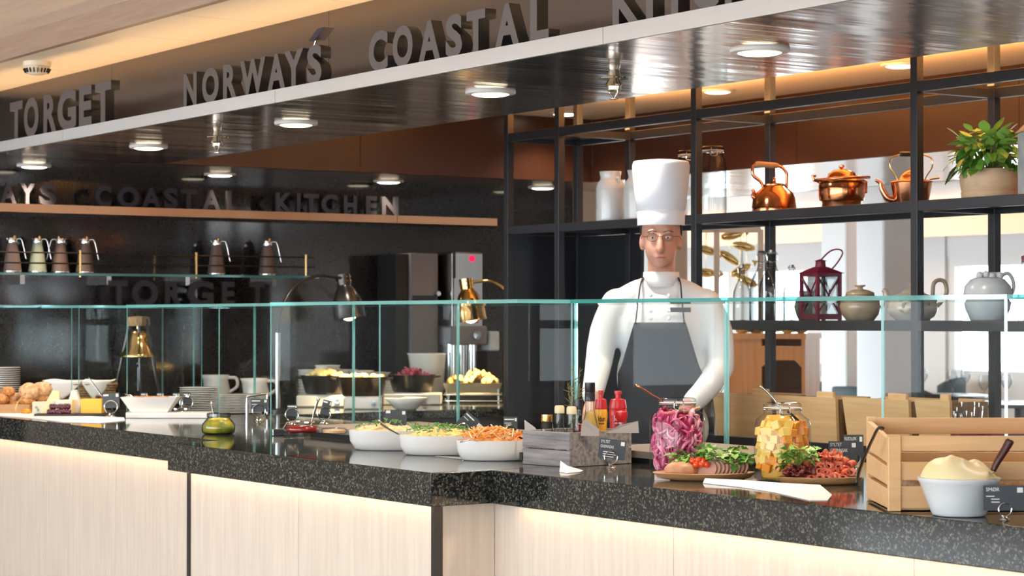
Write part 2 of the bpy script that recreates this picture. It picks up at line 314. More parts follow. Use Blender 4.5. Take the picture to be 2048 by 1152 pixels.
# camera-side ceiling, its wood fascia and the cream strip of panels over the sign
struct('ceiling', MB().bb((-12, -4, CEI2), (5, 3.32, CEI2+.05)), 'ceilwood')
struct('trim_1', MB().bb((-12, 3.305, CEI), (5, 3.335, CEI2+.03)), 'fascwood')
r = sroot('ceiling_strip')
x = -7.75-.63*4
pnl = MB().bb((.002, 3.337, CEI), (.627, 3.75, CEI+.03)).mesh('ceiling_panel', M['cream'])
while x < 1.5:
    o = bpy.data.objects.new('ceiling_panel', pnl); COL.objects.link(o); o.parent = r; o.location = (x, 0, 0); x += .63
struct('ceiling_void', MB().bb((-12, 3.345, CEI+.035), (5, 9, CEI+.08)), 'matblack')
# ceiling of the kitchen recess, in panels
r = sroot('ceiling_recess')
for i in range(8):
    for j in range(3):
        x0 = -9.6+i*1.26; y0 = 3.78+j*1.09
        MB().bb((x0+.002, y0+.002, CEI), (x0+1.258, y0+1.088, CEI+.03)).obj('ceiling_panel', 'cream', r)
# brushed steel soffit round the kitchen: underside panels
r = sroot('ceiling_soffit')
ts = [9.61, 8.6, 6.66, 4.72, 2.78, .84]
for a, b in zip(ts, ts[1:]):
    MB().bb((-a+.0015, 3.5115, SOF), (-b-.0015, 4.43, SOF+.02)).obj('soffit_panel', 'steelu', r)
    MB().bb((-a+.0015, 7.07, SOF), (-b-.0015, 8.6, SOF+.02)).obj('soffit_panel', 'steelu', r)
MB().prism([(-9.611, 4.43), (-10.31, 3.74), (-10.31, 3.502), (-9.612, 3.502)], SOF, SOF+.02).obj('soffit_panel', 'steelu', r)
MB().prism([(-9.61, 4.432), (-9.61, 5.8), (-10.31, 5.8), (-10.31, 3.742)], SOF, SOF+.02).obj('soffit_panel', 'steelv', r)
MB().bb((-10.31, 5.802, SOF), (-9.61, 8.6, SOF+.02)).obj('soffit_panel', 'steelv', r)
MB().bb((-10.31, 3.76, SOF+.021), (1, 4.41, SOF+.04)).obj('soffit_core', 'matblack', r)
# ledge of the sign (front strip) and the fascia behind the letters
r = sroot('wall_fascia')
for a, b in zip([10.31]+ts[1:], ts[1:]):
    MB().bb((-a+.001, 3.5, SOF-.001), (-b-.001, 3.511, LEDGE)).obj('ledge_panel', 'steell', r); MB().bb((-a+.001, 3.5112, LEDGE-.012), (-b-.001, 3.76, LEDGE)).obj('ledge_top', 'steell', r)
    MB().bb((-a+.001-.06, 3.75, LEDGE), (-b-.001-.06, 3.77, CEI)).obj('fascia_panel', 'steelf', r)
# dark brown inner fascias of the recess
r = sroot('wall_recess_end'); 
for a, b in ((3.8, 5.55), (5.553, 7.05)): MB().bb((-9.63, a, SOF), (-9.61, b, CEI)).obj('fascia_panel', 'brown', r)
MB().bb((-9.618, 4.43, SOF), (-9.606, 7.05, SOF+.025)).obj('edge_trim', 'brown', r)
r = sroot('wall_recess_back')
for a, b in zip([9.61, 7.9, 6.45, 4.9, 3.3, 1.0], [7.9, 6.45, 4.9, 3.3, 1.0]): MB().bb((-a+.0015, 7.05, SOF), (-b-.0015, 7.07, CEI)).obj('fascia_panel', 'brown', r)
# polished stone end wall
struct('wall_end', MB().bb((-10.5, 3.0, 0), (-10.31, 7.42, CEI)), 'stonewall')
# dining room behind the kitchen
struct('ceiling_dining', MB().bb((-24, 8.6, EYE+.93), (5, 16, EYE+1.0)), 'white_ceil')
struct('trim_2', MB().bb((-24, 8.58, SOF), (5, 8.62, EYE+1.0)), 'white_ceil')
struct('trim_3', MB().bb((-24, 13.3, EYE+.70), (4, 13.36, EYE+.95)), 'cream')
struct('wall_left', MB().bb((-24.1, 7.4, 0), (-24, 16, 2.6)), 'wall_white')
struct('wall_corner', MB().bb((-10.49, 7.424, 0), (-10.32, 7.62, CEI)), 'peach')
wpx = [(1150, 1215), (1240, 1330), (1392, 1462), (1482, 1622), (1890, 2075), (2110, 2290), (2330, 2600)]
wins = [(ony(u, 600, 14.0).x, ony(v, 600, 14.0).x) for u, v in wpx]
r = sroot('wall_far'); SIL = .80
xs = [-24]+[q for w in wins for q in w]+[4]
for u, v in zip(xs[::2], xs[1::2]): MB().bb((u, 14.0, 0), (v, 14.2, EYE+.93)).obj('pier', 'wall_white', r)
MB().bb((-24, 14.02, 0), (4, 14.18, SIL)).obj('sill_wall', 'wall_white', r); MB().bb((-24, 14.02, EYE+.55), (4, 14.18, EYE+.93)).obj('lintel', 'wall_white', r)
for i, (u, v) in enumerate(wins):
    w = sroot('window_%d' % (i+1)); g = MB()
    for q in (MB().bb((u, 14.03, SIL), (u+.09, 14.13, EYE+.55)), MB().bb((v-.09, 14.03, SIL), (v, 14.13, EYE+.55)), MB().bb((u+.09, 14.03, SIL), (v-.09, 14.13, SIL+.08)), MB().bb((u+.09, 14.03, EYE+.46), (v-.09, 14.13, EYE+.55))): g.add(q.v, q.f)
    g.obj('window_frame', 'wall_white', w); MB().bb((u+.09, 14.07, SIL+.08), (v-.09, 14.08, EYE+.46)).obj('pane', 'pane', w)
for i, (px, d, w_, m) in enumerate(((1695, 17.0, .15, 'wall_white'), (1770, 14.6, .14, 'wall_white'), (1352, 14.0, .06, 'peach'))):
    v = ray(px, 700); q = CAMLOC+v*(d/-(CM.transposed() @ v).z)
    struct('trim_%d' % (i+4), MB().bb((q.x-w_, q.y-w_, 0), (q.x+w_, q.y+w_, EYE+.93)), m, bevel=.02)
# the hall on the guests' side: window wall with wide openings, side walls
r = sroot('wall_front')
for k in range(8):
    x0 = -12+k*2.4
    MB().bb((x0-.12, -4.1, .3), (x0+.12, -3.9, 2.35)).obj('pier', 'wall_wood', r)
MB().bb((-12, -4.08, 0), (5, -3.92, .3)).obj('sill_wall', 'wall_wood', r); MB().bb((-12, -4.08, 2.35), (5, -3.92, CEI2)).obj('lintel', 'wall_wood', r)
struct('wall_hall_end', MB().bb((-12.1, -4, 0), (-11.95, 3.3, CEI2)), 'wall_wood')
r = sroot('wall_right')
MB().bb((5, -4, 0), (5.1, 16, .7)).obj('sill_wall', 'wall_wood', r); MB().bb((5, -4, 1.75), (5.1, 16, CEI2)).obj('lintel', 'wall_wood', r)
for k in range(7): MB().bb((4.98, -4+k*2.9, .7), (5.12, -2.2+k*2.9, 1.75)).obj('pier', 'wall_wood', r)

# ================================================================== counter
wt = thing('granite_worktop', 'polished black speckled granite worktop stepping forward in the middle', 'worktop')
for nm, a, b, y in (('slab', -10.31, -7.092, 3.5), ('slab', -7.09, -5.282, 3.29), ('slab', -5.28, -1.4, 3.5)):
    MB().bb((a, y, .80), (b, 4.66, ZC)).obj(nm, 'granite', wt, bevel=.003)
MB().bb((-10.305, 4.662, .86), (-8.83, 6.75, ZC)).obj('return_slab', 'granite', wt, bevel=.003)
cb = thing('counter_base', 'pale oak panelled buffet counter front with dark metal corner profiles', 'counter')
MB().bb((-10.30, 3.58, 0), (-7.03, 4.6, .795)).obj('carcass', 'matblack', cb); MB().bb((-7.02, 3.37, 0), (-5.36, 4.6, .795)).obj('carcass', 'matblack', cb); MB().bb((-5.35, 3.58, 0), (-1.4, 4.6, .795)).obj('carcass', 'matblack', cb)
def panels(pxs, y, x0, x1):
    xs = [x0]+[ony(p, 1040, y).x for p in pxs]+[x1]
    for a, b in zip(xs, xs[1:]): MB().bb((a+.001, y, .02), (b-.001, y+.025, .798)).obj('oak_panel', 'oak', cb)
panels([92, 232], 3.552, -10.3, -7.0); panels([597], 3.34, -7.0, -5.348); panels([1347, 1828], 3.552, -5.36, -1.4)
MB().bb((-5.362, 3.366, .02), (-5.338, 3.55, .798)).obj('oak_panel', 'oak', cb)
MB().bb((-7.018, 3.333, .02), (-6.998, 3.36, .80)).obj('corner_profile', 'darksteel', cb); MB().bb((-5.352, 3.334, .02), (-5.335, 3.364, .80)).obj('corner_profile', 'darksteel', cb)
MB().bb((-10.2, 4.7, 0), (-8.87, 6.74, .858)).obj('return_carcass', 'greybox', tag(thing('return_cabinet', 'grey fronted cabinet under the return worktop by the stone wall', 'cabinet'), None))
# taupe serving plinths set on the worktop
for (a, b, y0, y1, lb) in ((-7.24, -6.47, 3.93, 4.45, 'low taupe stone serving plinth carrying the jam jar'), (-5.54, -4.95, 4.04, 4.5, 'low taupe stone serving plinth behind the condiment box')):
    p = thing('serving_plinth', lb, 'plinth', ((a+b)/2, (y0+y1)/2, ZC))
    w, d = b-a, y1-y0
    MB().box((0, 0, .008), (w-.04, d-.04, .016)).obj('foot', 'matblack', p); MB().box((0, 0, .0275), (w, d, .023)).obj('top', 'taupe', p, bevel=.002)
# ------------------------------------------------------------------ glass guard
gg = []
def pane(mb_a, mb_b, parent, name='pane', edge='paneedge', ax='y', faces=('y0',)):
    """solid glass sheet; its narrow faces carry the edge material"""
    mb = MB().bb(mb_a, mb_b); o = mb.obj(name, 'pane', parent); o.data.materials.append(M[edge])
    dims = [abs(q-p) for p, q in zip(mb_a, mb_b)]; t = dims.index(min(dims))
    for f in o.data.polygons:
        k = max(range(3), key=lambda i: abs(f.normal[i]))
        if k != t: f.material_index = 1
    return o
GT = EYE+.058; GB = ZC
segs = [('glass sneeze guard over the cheese end of the buffet', -9.066, -7.27, 4.0, (-9.066, -8.12)), ('glass sneeze guard over the three oval salad bowls', -7.27, -5.58, 3.8, (-7.27, -6.45)), ('glass sneeze guard over the jars and bread crate', -5.572, -3.70, 4.0, (-5.572, -4.15, -3.712))]
LB = 4.665
for lb, a, b, y, parts in segs:
    g = thing('sneeze_guard', lb, 'glass guard')
    pane((a, y, GT-.012), (b-.002, LB, GT), g, 'top_pane', 'darkedge' if y == 4.0 and a > -6 else 'paneedge')
    for x in parts: pane((x, y+.002, GB), (x+.010, LB-.014, GT-.0125), g, 'partition_pane')
    xs = list(parts)+[b]
    n = 2
    for p, q in zip(xs, xs[1:]):
        if q-p > .3: pane((p+.004, LB-.012, GB), (q-.006, LB-.003, GT-.0125), g, 'back_pane')
    for x in parts:
        MB().box((x+.005, y+.03, GB+.014), (.026, .05, .028)).obj('clamp', 'chrome', g, bevel=.003)
# outer far-end guard
g = thing('sneeze_guard', 'glass sneeze guard standing past the bread board by the stone wall', 'glass guard')
pane((-10.1, 4.0, GT-.012), (-9.62, LB, GT), g, 'top_pane')
for x in (-9.72, -9.63): pane((x, 4.002, GB), (x+.01, LB-.014, GT-.0125), g, 'partition_pane')
pane((-10.1, LB-.012, GB), (-9.73, LB-.003, GT-.0125), g, 'back_pane')
# ------------------------------------------------------------------ sign letters
def sign(word, name, label, spans, y, zb, h, depth, mat, plane, bold=.042):
    t = thing(name, label, 'sign')
    for ch, (p0, p1) in zip(word, spans):
        if ch == '\u00b4': continue
        a = (ony(p0, 200, y) if plane == 'y' else onx(p0, 420, y)); b = (ony(p1, 200, y) if plane == 'y' else onx(p1, 420, y))
        w = (b-a).length; hh = h*(1.04 if ch in 'OCGS' else 1)
        me, W, H = textmesh(ch, 1.0, .5, bold); me = me.copy()
        for v in me.vertices: v.co = Vector((v.co.x/W*w, v.co.y/H*hh-(hh-h)/2, v.co.z*depth))
        me.materials.clear(); me.materials.append(M[mat]); me.materials.append(M['matblack'])
        for f_ in me.polygons: f_.material_index = 0 if abs(f_.normal.z) > .7 else 1
        o = bpy.data.objects.new('letter', me); COL.objects.link(o); o.parent = t
        o.location = (a.x, y+depth/2, zb) if plane == 'y' else (y-depth/2, a.y, zb)
        o.rotation_euler = (pi/2, 0, 0 if plane == 'y' else pi/2)
    return t
YL = 3.512
sign('TORGET', 'sign_lettering', 'large brown-grey standing letters reading TORGET on the steel soffit ledge', [(20, 45), (48, 77), (87, 113), (115, 152), (158, 183), (190, 222)], YL, LEDGE, .170, .04, 'letter', 'y')
t = sign("NORWAYS", 'sign_lettering', "brown-grey standing letters reading NORWAY'S on the steel soffit ledge", [(367, 393), (404, 437), (446, 473), (480, 530), (535, 570), (568, 606), (614, 643)], YL, LEDGE, .128, .04, 'letter', 'y')
a = ony(617, 82, YL); b = ony(640, 56, YL)
MB().prism([(a.x, a.z), (a.x+.045, a.z), (b.x+.03, b.z), (b.x-.02, b.z)], 0, .04, Matrix(((1, 0, 0, 0), (0, 0, 1, YL), (0, 1, 0, 0), (0, 0, 0, 1)))).obj('apostrophe', 'letter_dark', t)
MB().tube([(a.x+.02, YL+.02, a.z+.005), (a.x+.0, YL+.02, LEDGE+.125)], .003).obj('apostrophe_pin', 'chrome', t)
sign('COASTAL', 'sign_lettering', 'brown-grey standing letters reading COASTAL on the steel soffit ledge', [(737, 775), (785, 825), (837, 880), (891, 924), (933, 970), (990, 1038), (1060, 1097)], YL, LEDGE, .128, .04, 'letter', 'y')
sign('KITCHEN', 'sign_lettering', 'brown-grey standing letters reading KITCHEN after COASTAL on the steel soffit ledge', [(1225, 1277), (1292, 1306), (1325, 1374), (1383, 1437), (1450, 1500), (1518, 1555), (1572, 1630)], YL, LEDGE, .128, .04, 'letter', 'y')
XW = -10.16
WLZ = EYE+.567
sh = thing('sign_ledge', 'long bronze ledge carrying the wall lettering on the dark stone', 'ledge')
MB().bb((-10.312, 3.3, WLZ-.042), (-10.12, 6.08, WLZ)).obj('ledge_panel', 'copperledge', sh); MB().bb((-10.312, 6.083, WLZ-.042), (-10.12, 6.75, WLZ)).obj('ledge_panel', 'copperledge', sh)
sign('AYS', 'wall_lettering', "dark letters ending NORWAY'S on the bronze ledge of the stone wall", [(0, 33), (40, 70), (80, 113)], XW, WLZ, .105, .02, 'letter_dark', 'x')
sign('COASTAL', 'wall_lettering', 'dark letters reading COASTAL on the bronze ledge of the stone wall', [(191, 223), (236, 279), (284, 322), (328, 356), (361, 394), (405, 441), (454, 479)], XW, WLZ, .105, .02, 'letter_dark', 'x')
sign('KITCHEN', 'wall_lettering', 'grey letters reading KITCHEN on the bronze ledge of the stone wall', [(552, 584), (594, 601), (607, 638), (643, 676), (688, 714), (732, 754), (764, 797)], XW, WLZ, .105, .02, 'letter_grey', 'x')
zl = EYE+.062
sh = thing('glass_ledge', 'low clear glass ledge under the wall word TORGET', 'ledge')
pane((-10.312, 3.4, zl-.012), (-10.12, 5.2, zl), sh, 'shelf_pane')
sign('TORGET', 'wall_lettering', 'dark letters reading TORGET on the glass ledge of the stone wall', [(222, 256), (265, 317), (331, 364), (376, 428), (445, 470), (500, 531)], XW, zl, .128, .02, 'letter_dark', 'x')
# ------------------------------------------------------------------ downlights, sprinklers, smoke detector
def downlight(px, py, z, label, watt=42, r=.085, ang=130):
    p = onz(px, py, z); t = thing('downlight', label, 'ceiling light', (p.x, p.y, z), 0, 'recessed downlights')
    MB().lathe([(r*.74, -.009), (r*.97, -.0075), (r, -.004), (r, .004)], 32).obj('rim', 'rim', t, 40)
    MB().lathe([(0, -.0145), (r*.60, -.0135), (r*.74, -.009)], 32, cap=False).obj('disc', 'lampdisc', t)
    spot('downlight_lamp', (p.x, p.y, z-.03), watt, SOFT, ang, .06)
for px, py, lb in ((68, 331, 'by the wall end, under the word TORGET'), (297, 293, 'under the gap between TORGET and NORWAYS'), (592, 246, 'under the last letters of NORWAYS'), (981, 184, 'under the last letters of COASTAL'), (1519, 100, 'under the word KITCHEN')): downlight(px, py, SOF, 'white soffit downlight '+lb, 75 if px < 600 else 50, .085, 92 if px < 100 else 130)
for px, py, lb in ((440, 348, 'above the wall word COASTAL'), (777, 362, 'above the wall word KITCHEN'), (1085, 374, 'seen between the first two rack posts')): downlight(px, py, SOF, 'white end soffit downlight '+lb, 14, .085, 76)
for px, py, lb in ((1130, 226, 'over the narrow end bay of the rack'), (1435, 181, 'over the rack bay of the copper kettle'), (1800, 129, 'beside the tall rack post by the conical kettle')): downlight(px, py, CEI, 'white recess downlight '+lb, 26)
for i, (x, lb) in enumerate(((-8.3, 'near the stone wall'), (-6.7, 'over the chef'), (-5.1, 'over the jar end'), (-3.6, 'past the crate end'))):  # added aisle lamps, out of view, to brighten the chef and rack fronts
    q = Vector((x, 4.85, CEI)); t = thing('downlight', 'added unseen aisle downlight above the soffit '+lb, 'ceiling light', q, 0, 'recessed downlights')
    MB().lathe([(.062, -.009), (.082, -.0075), (.085, -.004), (.085, .004)], 32).obj('rim', 'rim', t, 40); MB().lathe([(0, -.0145), (.05, -.0135), (.062, -.009)], 32, cap=False).obj('disc', 'lampdisc', t)
    spot('downlight_lamp', q-Vector((0, 0, .03)), 70, (1, .88, .72), 140, .06)
for px, py, lb in ((434, 262, 'chrome fire sprinkler hanging beneath the NORWAYS letters'), (1228, 140, 'chrome fire sprinkler hanging beneath the COASTAL letters')):
    p = onz(px, py, SOF); t = thing('sprinkler', lb, 'sprinkler', (p.x, p.y, SOF))
    MB().lathe([(.045, -.028), (.048, -.024), (.02, -.018), (.016, 0)], 24).obj('rosette', 'sprink', t, 40)
    MB().lathe([(.012, -.07), (.022, -.062), (.022, -.05), (.028, -.045), (.018, -.028)], 16).obj('body', 'sprink', t, 40)
    for s in (-1, 1): MB().tube([(s*.018, 0, -.05), (s*.02, 0, -.07), (0, 0, -.09)], .0035).obj('arm', 'sprink', t)
    MB().lathe([(.004, -.092), (.013, -.09), (.013, -.087)], 14).obj('deflector', 'sprink', t)
p = onz(74, 124, CEI); t = thing('smoke_detector', 'cream round smoke detector with slotted dome on the ceiling strip', 'smoke detector', (p.x, p.y, CEI))
MB().lathe([(.058, -.02), (.06, -.018), (.06, 0)], 32).obj('base', 'detector', t, 40); MB().lathe([(.001, -.058), (.03, -.056), (.046, -.046), (.057, -.02)], 32).obj('dome', 'detector', t, True)
for k in range(20):
    a = 2*pi*k/20; MB().box((0, 0, 0), (.016, .003, .02), TR(.049*cos(a), .049*sin(a), -.037) @ RZ(a) @ RY(.5)).obj('vent_slot', 'matblack', t)
# ================================================================== black shelf rack
RF, RB = 5.80, 6.256; PW = .036
RT = [8.64, 8.21, 7.185, 5.855, 4.5]
SHZ = [EYE-.012, EYE+.445, EYE+.90]
rk = thing('shelf_rack', 'tall black metal shelf rack dividing the kitchen from the dining room', 'shelf rack')
for t_ in RT:
    for y in (RF, RB-PW): MB().bb((-t_, y, .0), (-t_+PW, y+PW, CEI-.002)).obj('post', 'black', rk, bevel=.002)
for zi, z in enumerate(SHZ):
    for a, b in zip(RT, RT[1:]):
        if zi == 0 and a > 7.2: continue
        x0, x1 = -a+PW, -b
        for y in (RF+.002, RB-PW+.002): MB().bb((x0, y, z-.04), (x1, y+PW-.004, z)).obj('beam', 'black', rk, bevel=.002)
        if zi < 2 or a > 8.3: MB().bb((x0, RF+PW, z-.018), (x1, RB-PW, z-.003)).obj('shelf_board', 'blackpanel', rk)
for t_ in RT[:-1]:
    for z in SHZ: 
        if z > EYE or t_ < 7.2: MB().bb((-t_+.004, RF+PW, z-.04), (-t_+PW-.004, RB-PW, z-.006)).obj('cross_beam', 'black', rk)
MB().bb((-8.64+PW, RB-.03, .0), (-8.09, RB-.012, SHZ[1]-.042)).obj('back_panel', 'blackpanel', rk)
MB().bb((-8.637, RF+PW, 0), (-8.62, RB-PW, SHZ[1]-.042)).obj('back_panel', 'blackpanel', rk)
bc = thing('base_cabinet', 'black base cabinet with drawers under the shelf rack', 'cabinet')
MB().bb((-7.14, 5.62, .1), (-3.2, 5.79, .845)).obj('body', 'blackpanel', bc); MB().bb((-7.15, 5.56, .845), (-3.2, RF-.006, .872)).obj('top', 'black', bc)
MB().bb((-7.1, 5.66, 0), (-3.2, 5.78, .1)).obj('plinth', 'matblack', bc)
for k in range(6):
    x0 = -7.13+k*.65
    for z0, z1 in ((.60, .80), (.12, .585)): MB().bb((x0, 5.605, z0), (x0+.64, 5.622, z1)).obj('drawer_front', 'blackpanel', bc, bevel=.002)
# ------------------------------------------------------------------ bamboo boxes on the cabinet
def bamboo_box(pl, pr, pt, pb, label, y=5.585, d=.30):
    a = ony(pl, pb, y); b = ony(pr, pb, y); z0 = .872; top = ony((pl+pr)/2, pt, y).z
    w = b.x-a.x; h = top-z0; t = thing('bamboo_box', label, 'box', (a.x, y, z0), 0, 'bamboo boxes on the base cabinet')
    MB().add([(-.0, 0, 0), (w, 0, 0), (w+.006, -.014, h), (-.02, -.014, h), (0, .014, 0), (w, .014, 0), (w+.006, 0, h), (-.02, 0, h)], [(0, 1, 2, 3), (7, 6, 5, 4), (0, 4, 5, 1), (1, 5, 6, 2), (2, 6, 7, 3), (3, 7, 4, 0)]).obj('front', 'bamboo', t)
    MB().bb((w-.016, .014, 0), (w, d, h*.96)).obj('side', 'bamboodark', t); MB().bb((0, .014, 0), (.016, d, h*.96)).obj('side', 'bamboodark', t)
    MB().bb((.016, d-.014, 0), (w-.016, d, h)).obj('back', 'bamboo', t); MB().bb((.016, .014, 0), (w-.016, d-.014, .012)).obj('bottom', 'bamboo', t)
    MB().bb((w*.66, -.005, h-.004), (w*.95, .012, h+.022)).obj('grip', 'bamboo', t, bevel=.004)
    return t
bamboo_box(1436, 1541, 787, 858, 'bamboo box next to the zinc bucket on the black cabinet', d=.19)
bamboo_box(1560, 1674, 793, 868, 'bamboo box between the two other boxes, behind the orange fruit jar', d=.19)
bamboo_box(1697, 1820, 797, 872, 'bamboo box behind the corner of the slatted crate', d=.19)
bamboo_box(1842, 1902, 800, 880, 'bamboo box beside the wine red cutlery holders', d=.19)
# ------------------------------------------------------------------ on the rack
def rackpos(px, shelf, y=RF+.2): 
    p = ony(px, 500, y); return Vector((p.x, y, SHZ[shelf]))
def sz(px, loc): return px*dep(loc)/F
def milk_can(px, y, label, lid=False):
    p = rackpos(px, 1, y); p.z -= .0022; k = sz(1, p); t = thing('milk_canister', label, 'canister', p, 0)
    h = 104*k; r = 29*k
    MB().lathe([(r*.93, 0), (r*.97, .006), (r, h*.08), (r, h*.66), (r*.985, h*.70), (r*.9, h*.78), (r*.72, h*.84), (r*.69, h*.88), (r*.75, h*.97), (r*.78, h), (r*.73, h), (r*.68, h*.9)], 48, fn=lambda a, z: 1+(.012*cos(24*a) if .06*h < z < .62*h else 0)).obj('body', 'greyceramic', t, True)
    MB().lathe([(r*1.01, h*.655), (r*1.025, h*.665), (r*1.01, h*.675)], 48, cap=False).obj('band', 'greyceramic', t, True)
    for s in (-1, 1): MB().tube([(s*r*.72, 0, h*.87), (s*r*.98, 0, h*.88), (s*r*1.0, 0, h*.80), (s*r*.9, 0, h*.77)], .006).obj('ear', 'greyceramic', t)
    return t
milk_can(1221, RF+.2, 'white ribbed milk canister standing alone at the end of the middle shelf')
milk_can(1277, RF+.22, 'white ribbed milk canister behind the chef hat on the middle shelf')
def clip_jar(name, label, p, r, h, parent=None, mat='vessel', neck=.74, square=0, clip=True):
    """swing-lid preserving jar, open body of glass"""
    t = thing(name, label, 'jar', p, YAW)
    fn = (lambda a, z: (1+square*.10*(abs(sin(2*(a+pi/4)))-.5))) if square else None
    MB().lathe([(0, .004), (r*.9, 0), (r*.98, .008), (r, h*.06), (r, h*.70), (r*.93, h*.79), (r*neck*1.02, h*.86), (r*neck, h*.90), (r*neck*1.04, h*.92), (r*neck, h*.935)], 40, fn=fn, cap=False).obj('body', mat, t, True)
    MB().lathe([(r*neck*.98, h*.95), (r*neck*1.07, h*.945), (r*neck*1.07, h*.985), (r*neck*.95, h), (0, h*.99)], 36, cap=False).obj('lid', mat, t, 40)
    MB().lathe([(r*neck, h*.932), (r*neck*1.05, h*.938), (r*neck, h*.945)], 32, cap=False).obj('seal', 'paper', t)
    if clip:
        q = r*neck*1.06
        MB().tube([(q*cos(a), q*sin(a), h*.915) for a in [2*pi*i/30 for i in range(30)]], .0014, 6, True).obj('wire_ring', 'chrome', t)
        MB().tube(smoothpath([(-.011, -q, h*.965), (-.013, -q-.007, h*.93), (-.012, -q-.006, h*.86), (.012, -q-.006, h*.86), (.013, -q-.007, h*.93), (.011, -q, h*.965)], 3), .0016, 6).obj('wire_clip', 'chrome', t)
    return t
p = rackpos(1377, 1, RF+.22); p.z -= .0022; clip_jar('storage_jar', 'tall clear clip-top storage jar half hidden by a rack post', p, sz(27, p), sz(137, p))
p = rackpos(1426, 1, RF+.16); p.z -= .0022; clip_jar('storage_jar', 'tall clear clip-top storage jar in full view beside the rack post', p, sz(27.5, p), sz(141, p))
# round copper kettle with wooden grip
p = rackpos(1549, 1, RF+.17); p.z -= .0022; k = sz(1, p); t = thing('copper_kettle', 'round bellied copper kettle with wooden grip on strap handle', 'kettle', p, YAW)
MB().lathe([(0, 0), (44*k, 0), (45*k, 3*k), (44*k, 10*k), (45.5*k, 11*k), (45*k, 14*k), (43*k, 28*k), (36*k, 42*k), (24*k, 52*k), (23*k, 55*k), (0, 56*k)], 40, cap=False).obj('body', 'copper', t, 50)
l_ = MB().lathe([(24*k, 54.5*k), (24*k, 57*k), (14*k, 60*k), (0, 61*k)], 32, cap=False).obj('lid', 'copper', t, 50); MB().lathe([(0, 60*k), (4*k, 61*k), (3*k, 66*k), (4.5*k, 70*k), (0, 72*k)], 12, cap=False).obj('knob', 'copper', l_, True)
MB().tube(smoothpath([(-34*k, 0, 28*k), (-42*k, 0, 34*k), (-41*k, 0, 42*k), (-44*k, 0, 48*k)]), [6*k, 6*k, 6*k, 5.5*k, 5.5*k, 5*k, 5*k, 4.6*k, 4.5*k, 4.2*k, 4*k, 3.8*k, 3.6*k, 3.4*k, 3.2*k, 3.2*k, 3.2*k, 3*k, 3*k], 10).obj('spout', 'copper', t, True)
for pts in ([(-22*k, 0, 50*k), (-27*k, 0, 62*k), (-42*k, 0, 76*k), (-43*k, 0, 90*k), (-37*k, 0, 97*k)], [(24*k, 0, 50*k), (25*k, 0, 66*k), (24*k, 0, 80*k), (17*k, 0, 90*k), (6*k, 0, 95*k)]):
    MB().tube(smoothpath(pts), 3.8*k, 8, flat=.9).obj('handle_strap', 'copper', t, True)
MB().lathe([(0, 0), (5*k, 0), (6*k, 6*k), (6*k, 38*k), (4.5*k, 46*k), (0, 46*k)], 16, T=TR(-38*k, 0, 98*k) @ RY(pi/2+.07)).obj('grip', 'board', t, True)
# copper boiler pot
p = rackpos(1684, 1, RF+.17); p.z -= .0022; k = sz(1, p); t = thing('copper_boiler', 'old hammered copper pot with narrow foot, domed lid and folded bail handle', 'copper pot', p, YAW)
MB().lathe([(0, 0), (39*k, 0), (40*k, 3*k), (39*k, 13*k), (41*k, 16*k)], 40, cap=False).obj('foot', 'copper2', t, 40)
MB().lathe([(40*k, 15*k), (44*k, 16*k), (46*k, 24*k), (47*k, 38*k), (46*k, 48*k), (44*k, 53*k), (45*k, 56*k)], 40, cap=False).obj('body', 'copper', t, 40)
MB().lathe([(46*k, 51*k), (48*k, 55*k), (46*k, 58*k), (30*k, 59*k)], 40, cap=False).obj('rim', 'copper2', t, 40)
l_ = MB().lathe([(30*k, 58*k), (29*k, 64*k), (26*k, 72*k), (16*k, 78*k), (4*k, 80*k), (0, 80*k)], 32, cap=False).obj('lid', 'copper', t, 50); MB().lathe([(2*k, 79*k), (6*k, 84*k), (6*k, 87*k), (0, 89*k)], 12).obj('knob', 'copper2', l_)
MB().tube([(-54*k+i*9.0*k, -44*k*sin(pi*i/12)-2*k, (57+6*i/12.)*k) for i in range(13)], 3.6*k, 8, flat=.9).obj('bail_handle', 'copper2', t, True)
MB().tube([(-44*k, 0, 54*k), (-56*k, 0, 58*k), (-58*k, 0, 66*k), (-52*k, 0, 66*k)], 3*k).obj('lug', 'copper', t)
MB().box((47*k, 0, 44*k), (6*k, 22*k, 26*k)).obj('spout_plate', 'copper', t, bevel=.004)
# conical copper kettle
p = rackpos(1823, 1, RF+.19); p.z -= .0022; k = sz(1, p); t = thing('copper_kettle', 'conical ribbed copper kettle with swan spout and black grip on wire handle', 'kettle', p, YAW)
MB().lathe([(0, 0), (32*k, 0), (33*k, 2*k), (41*k, 44*k), (43*k, 45*k), (42*k, 47*k), (30*k, 50*k)], 48, cap=False, fn=lambda a, z: 1+.012*cos(24*a)).obj('body', 'copper2', t, 50)
l_ = MB().lathe([(30*k, 49*k), (24*k, 52*k), (22*k, 58*k), (14*k, 66*k), (6*k, 70*k), (0, 71*k)], 32, cap=False).obj('lid', 'copper2', t, 50); MB().ell((0, 0, 72*k), (4*k, 4*k, 4*k)).obj('knob', 'copper', l_, True)
MB().tube(smoothpath([(-34*k, 0, 10*k), (-48*k, 0, 14*k), (-58*k, 0, 30*k), (-62*k, 0, 44*k), (-72*k, 0, 50*k)]), [8*k-5*k*i/24 for i in range(25)], 10).obj('spout', 'copper2', t, True)
for s in (-1, 1): MB().tube(smoothpath([(s*26*k, 0, 46*k), (s*32*k, 0, 60*k), (s*42*k, 0, 76*k), (s*40*k, 0, 94*k), (s*22*k, 0, 101*k)]), 1.6*k, 8).obj('handle_wire', 'brass', t, True)
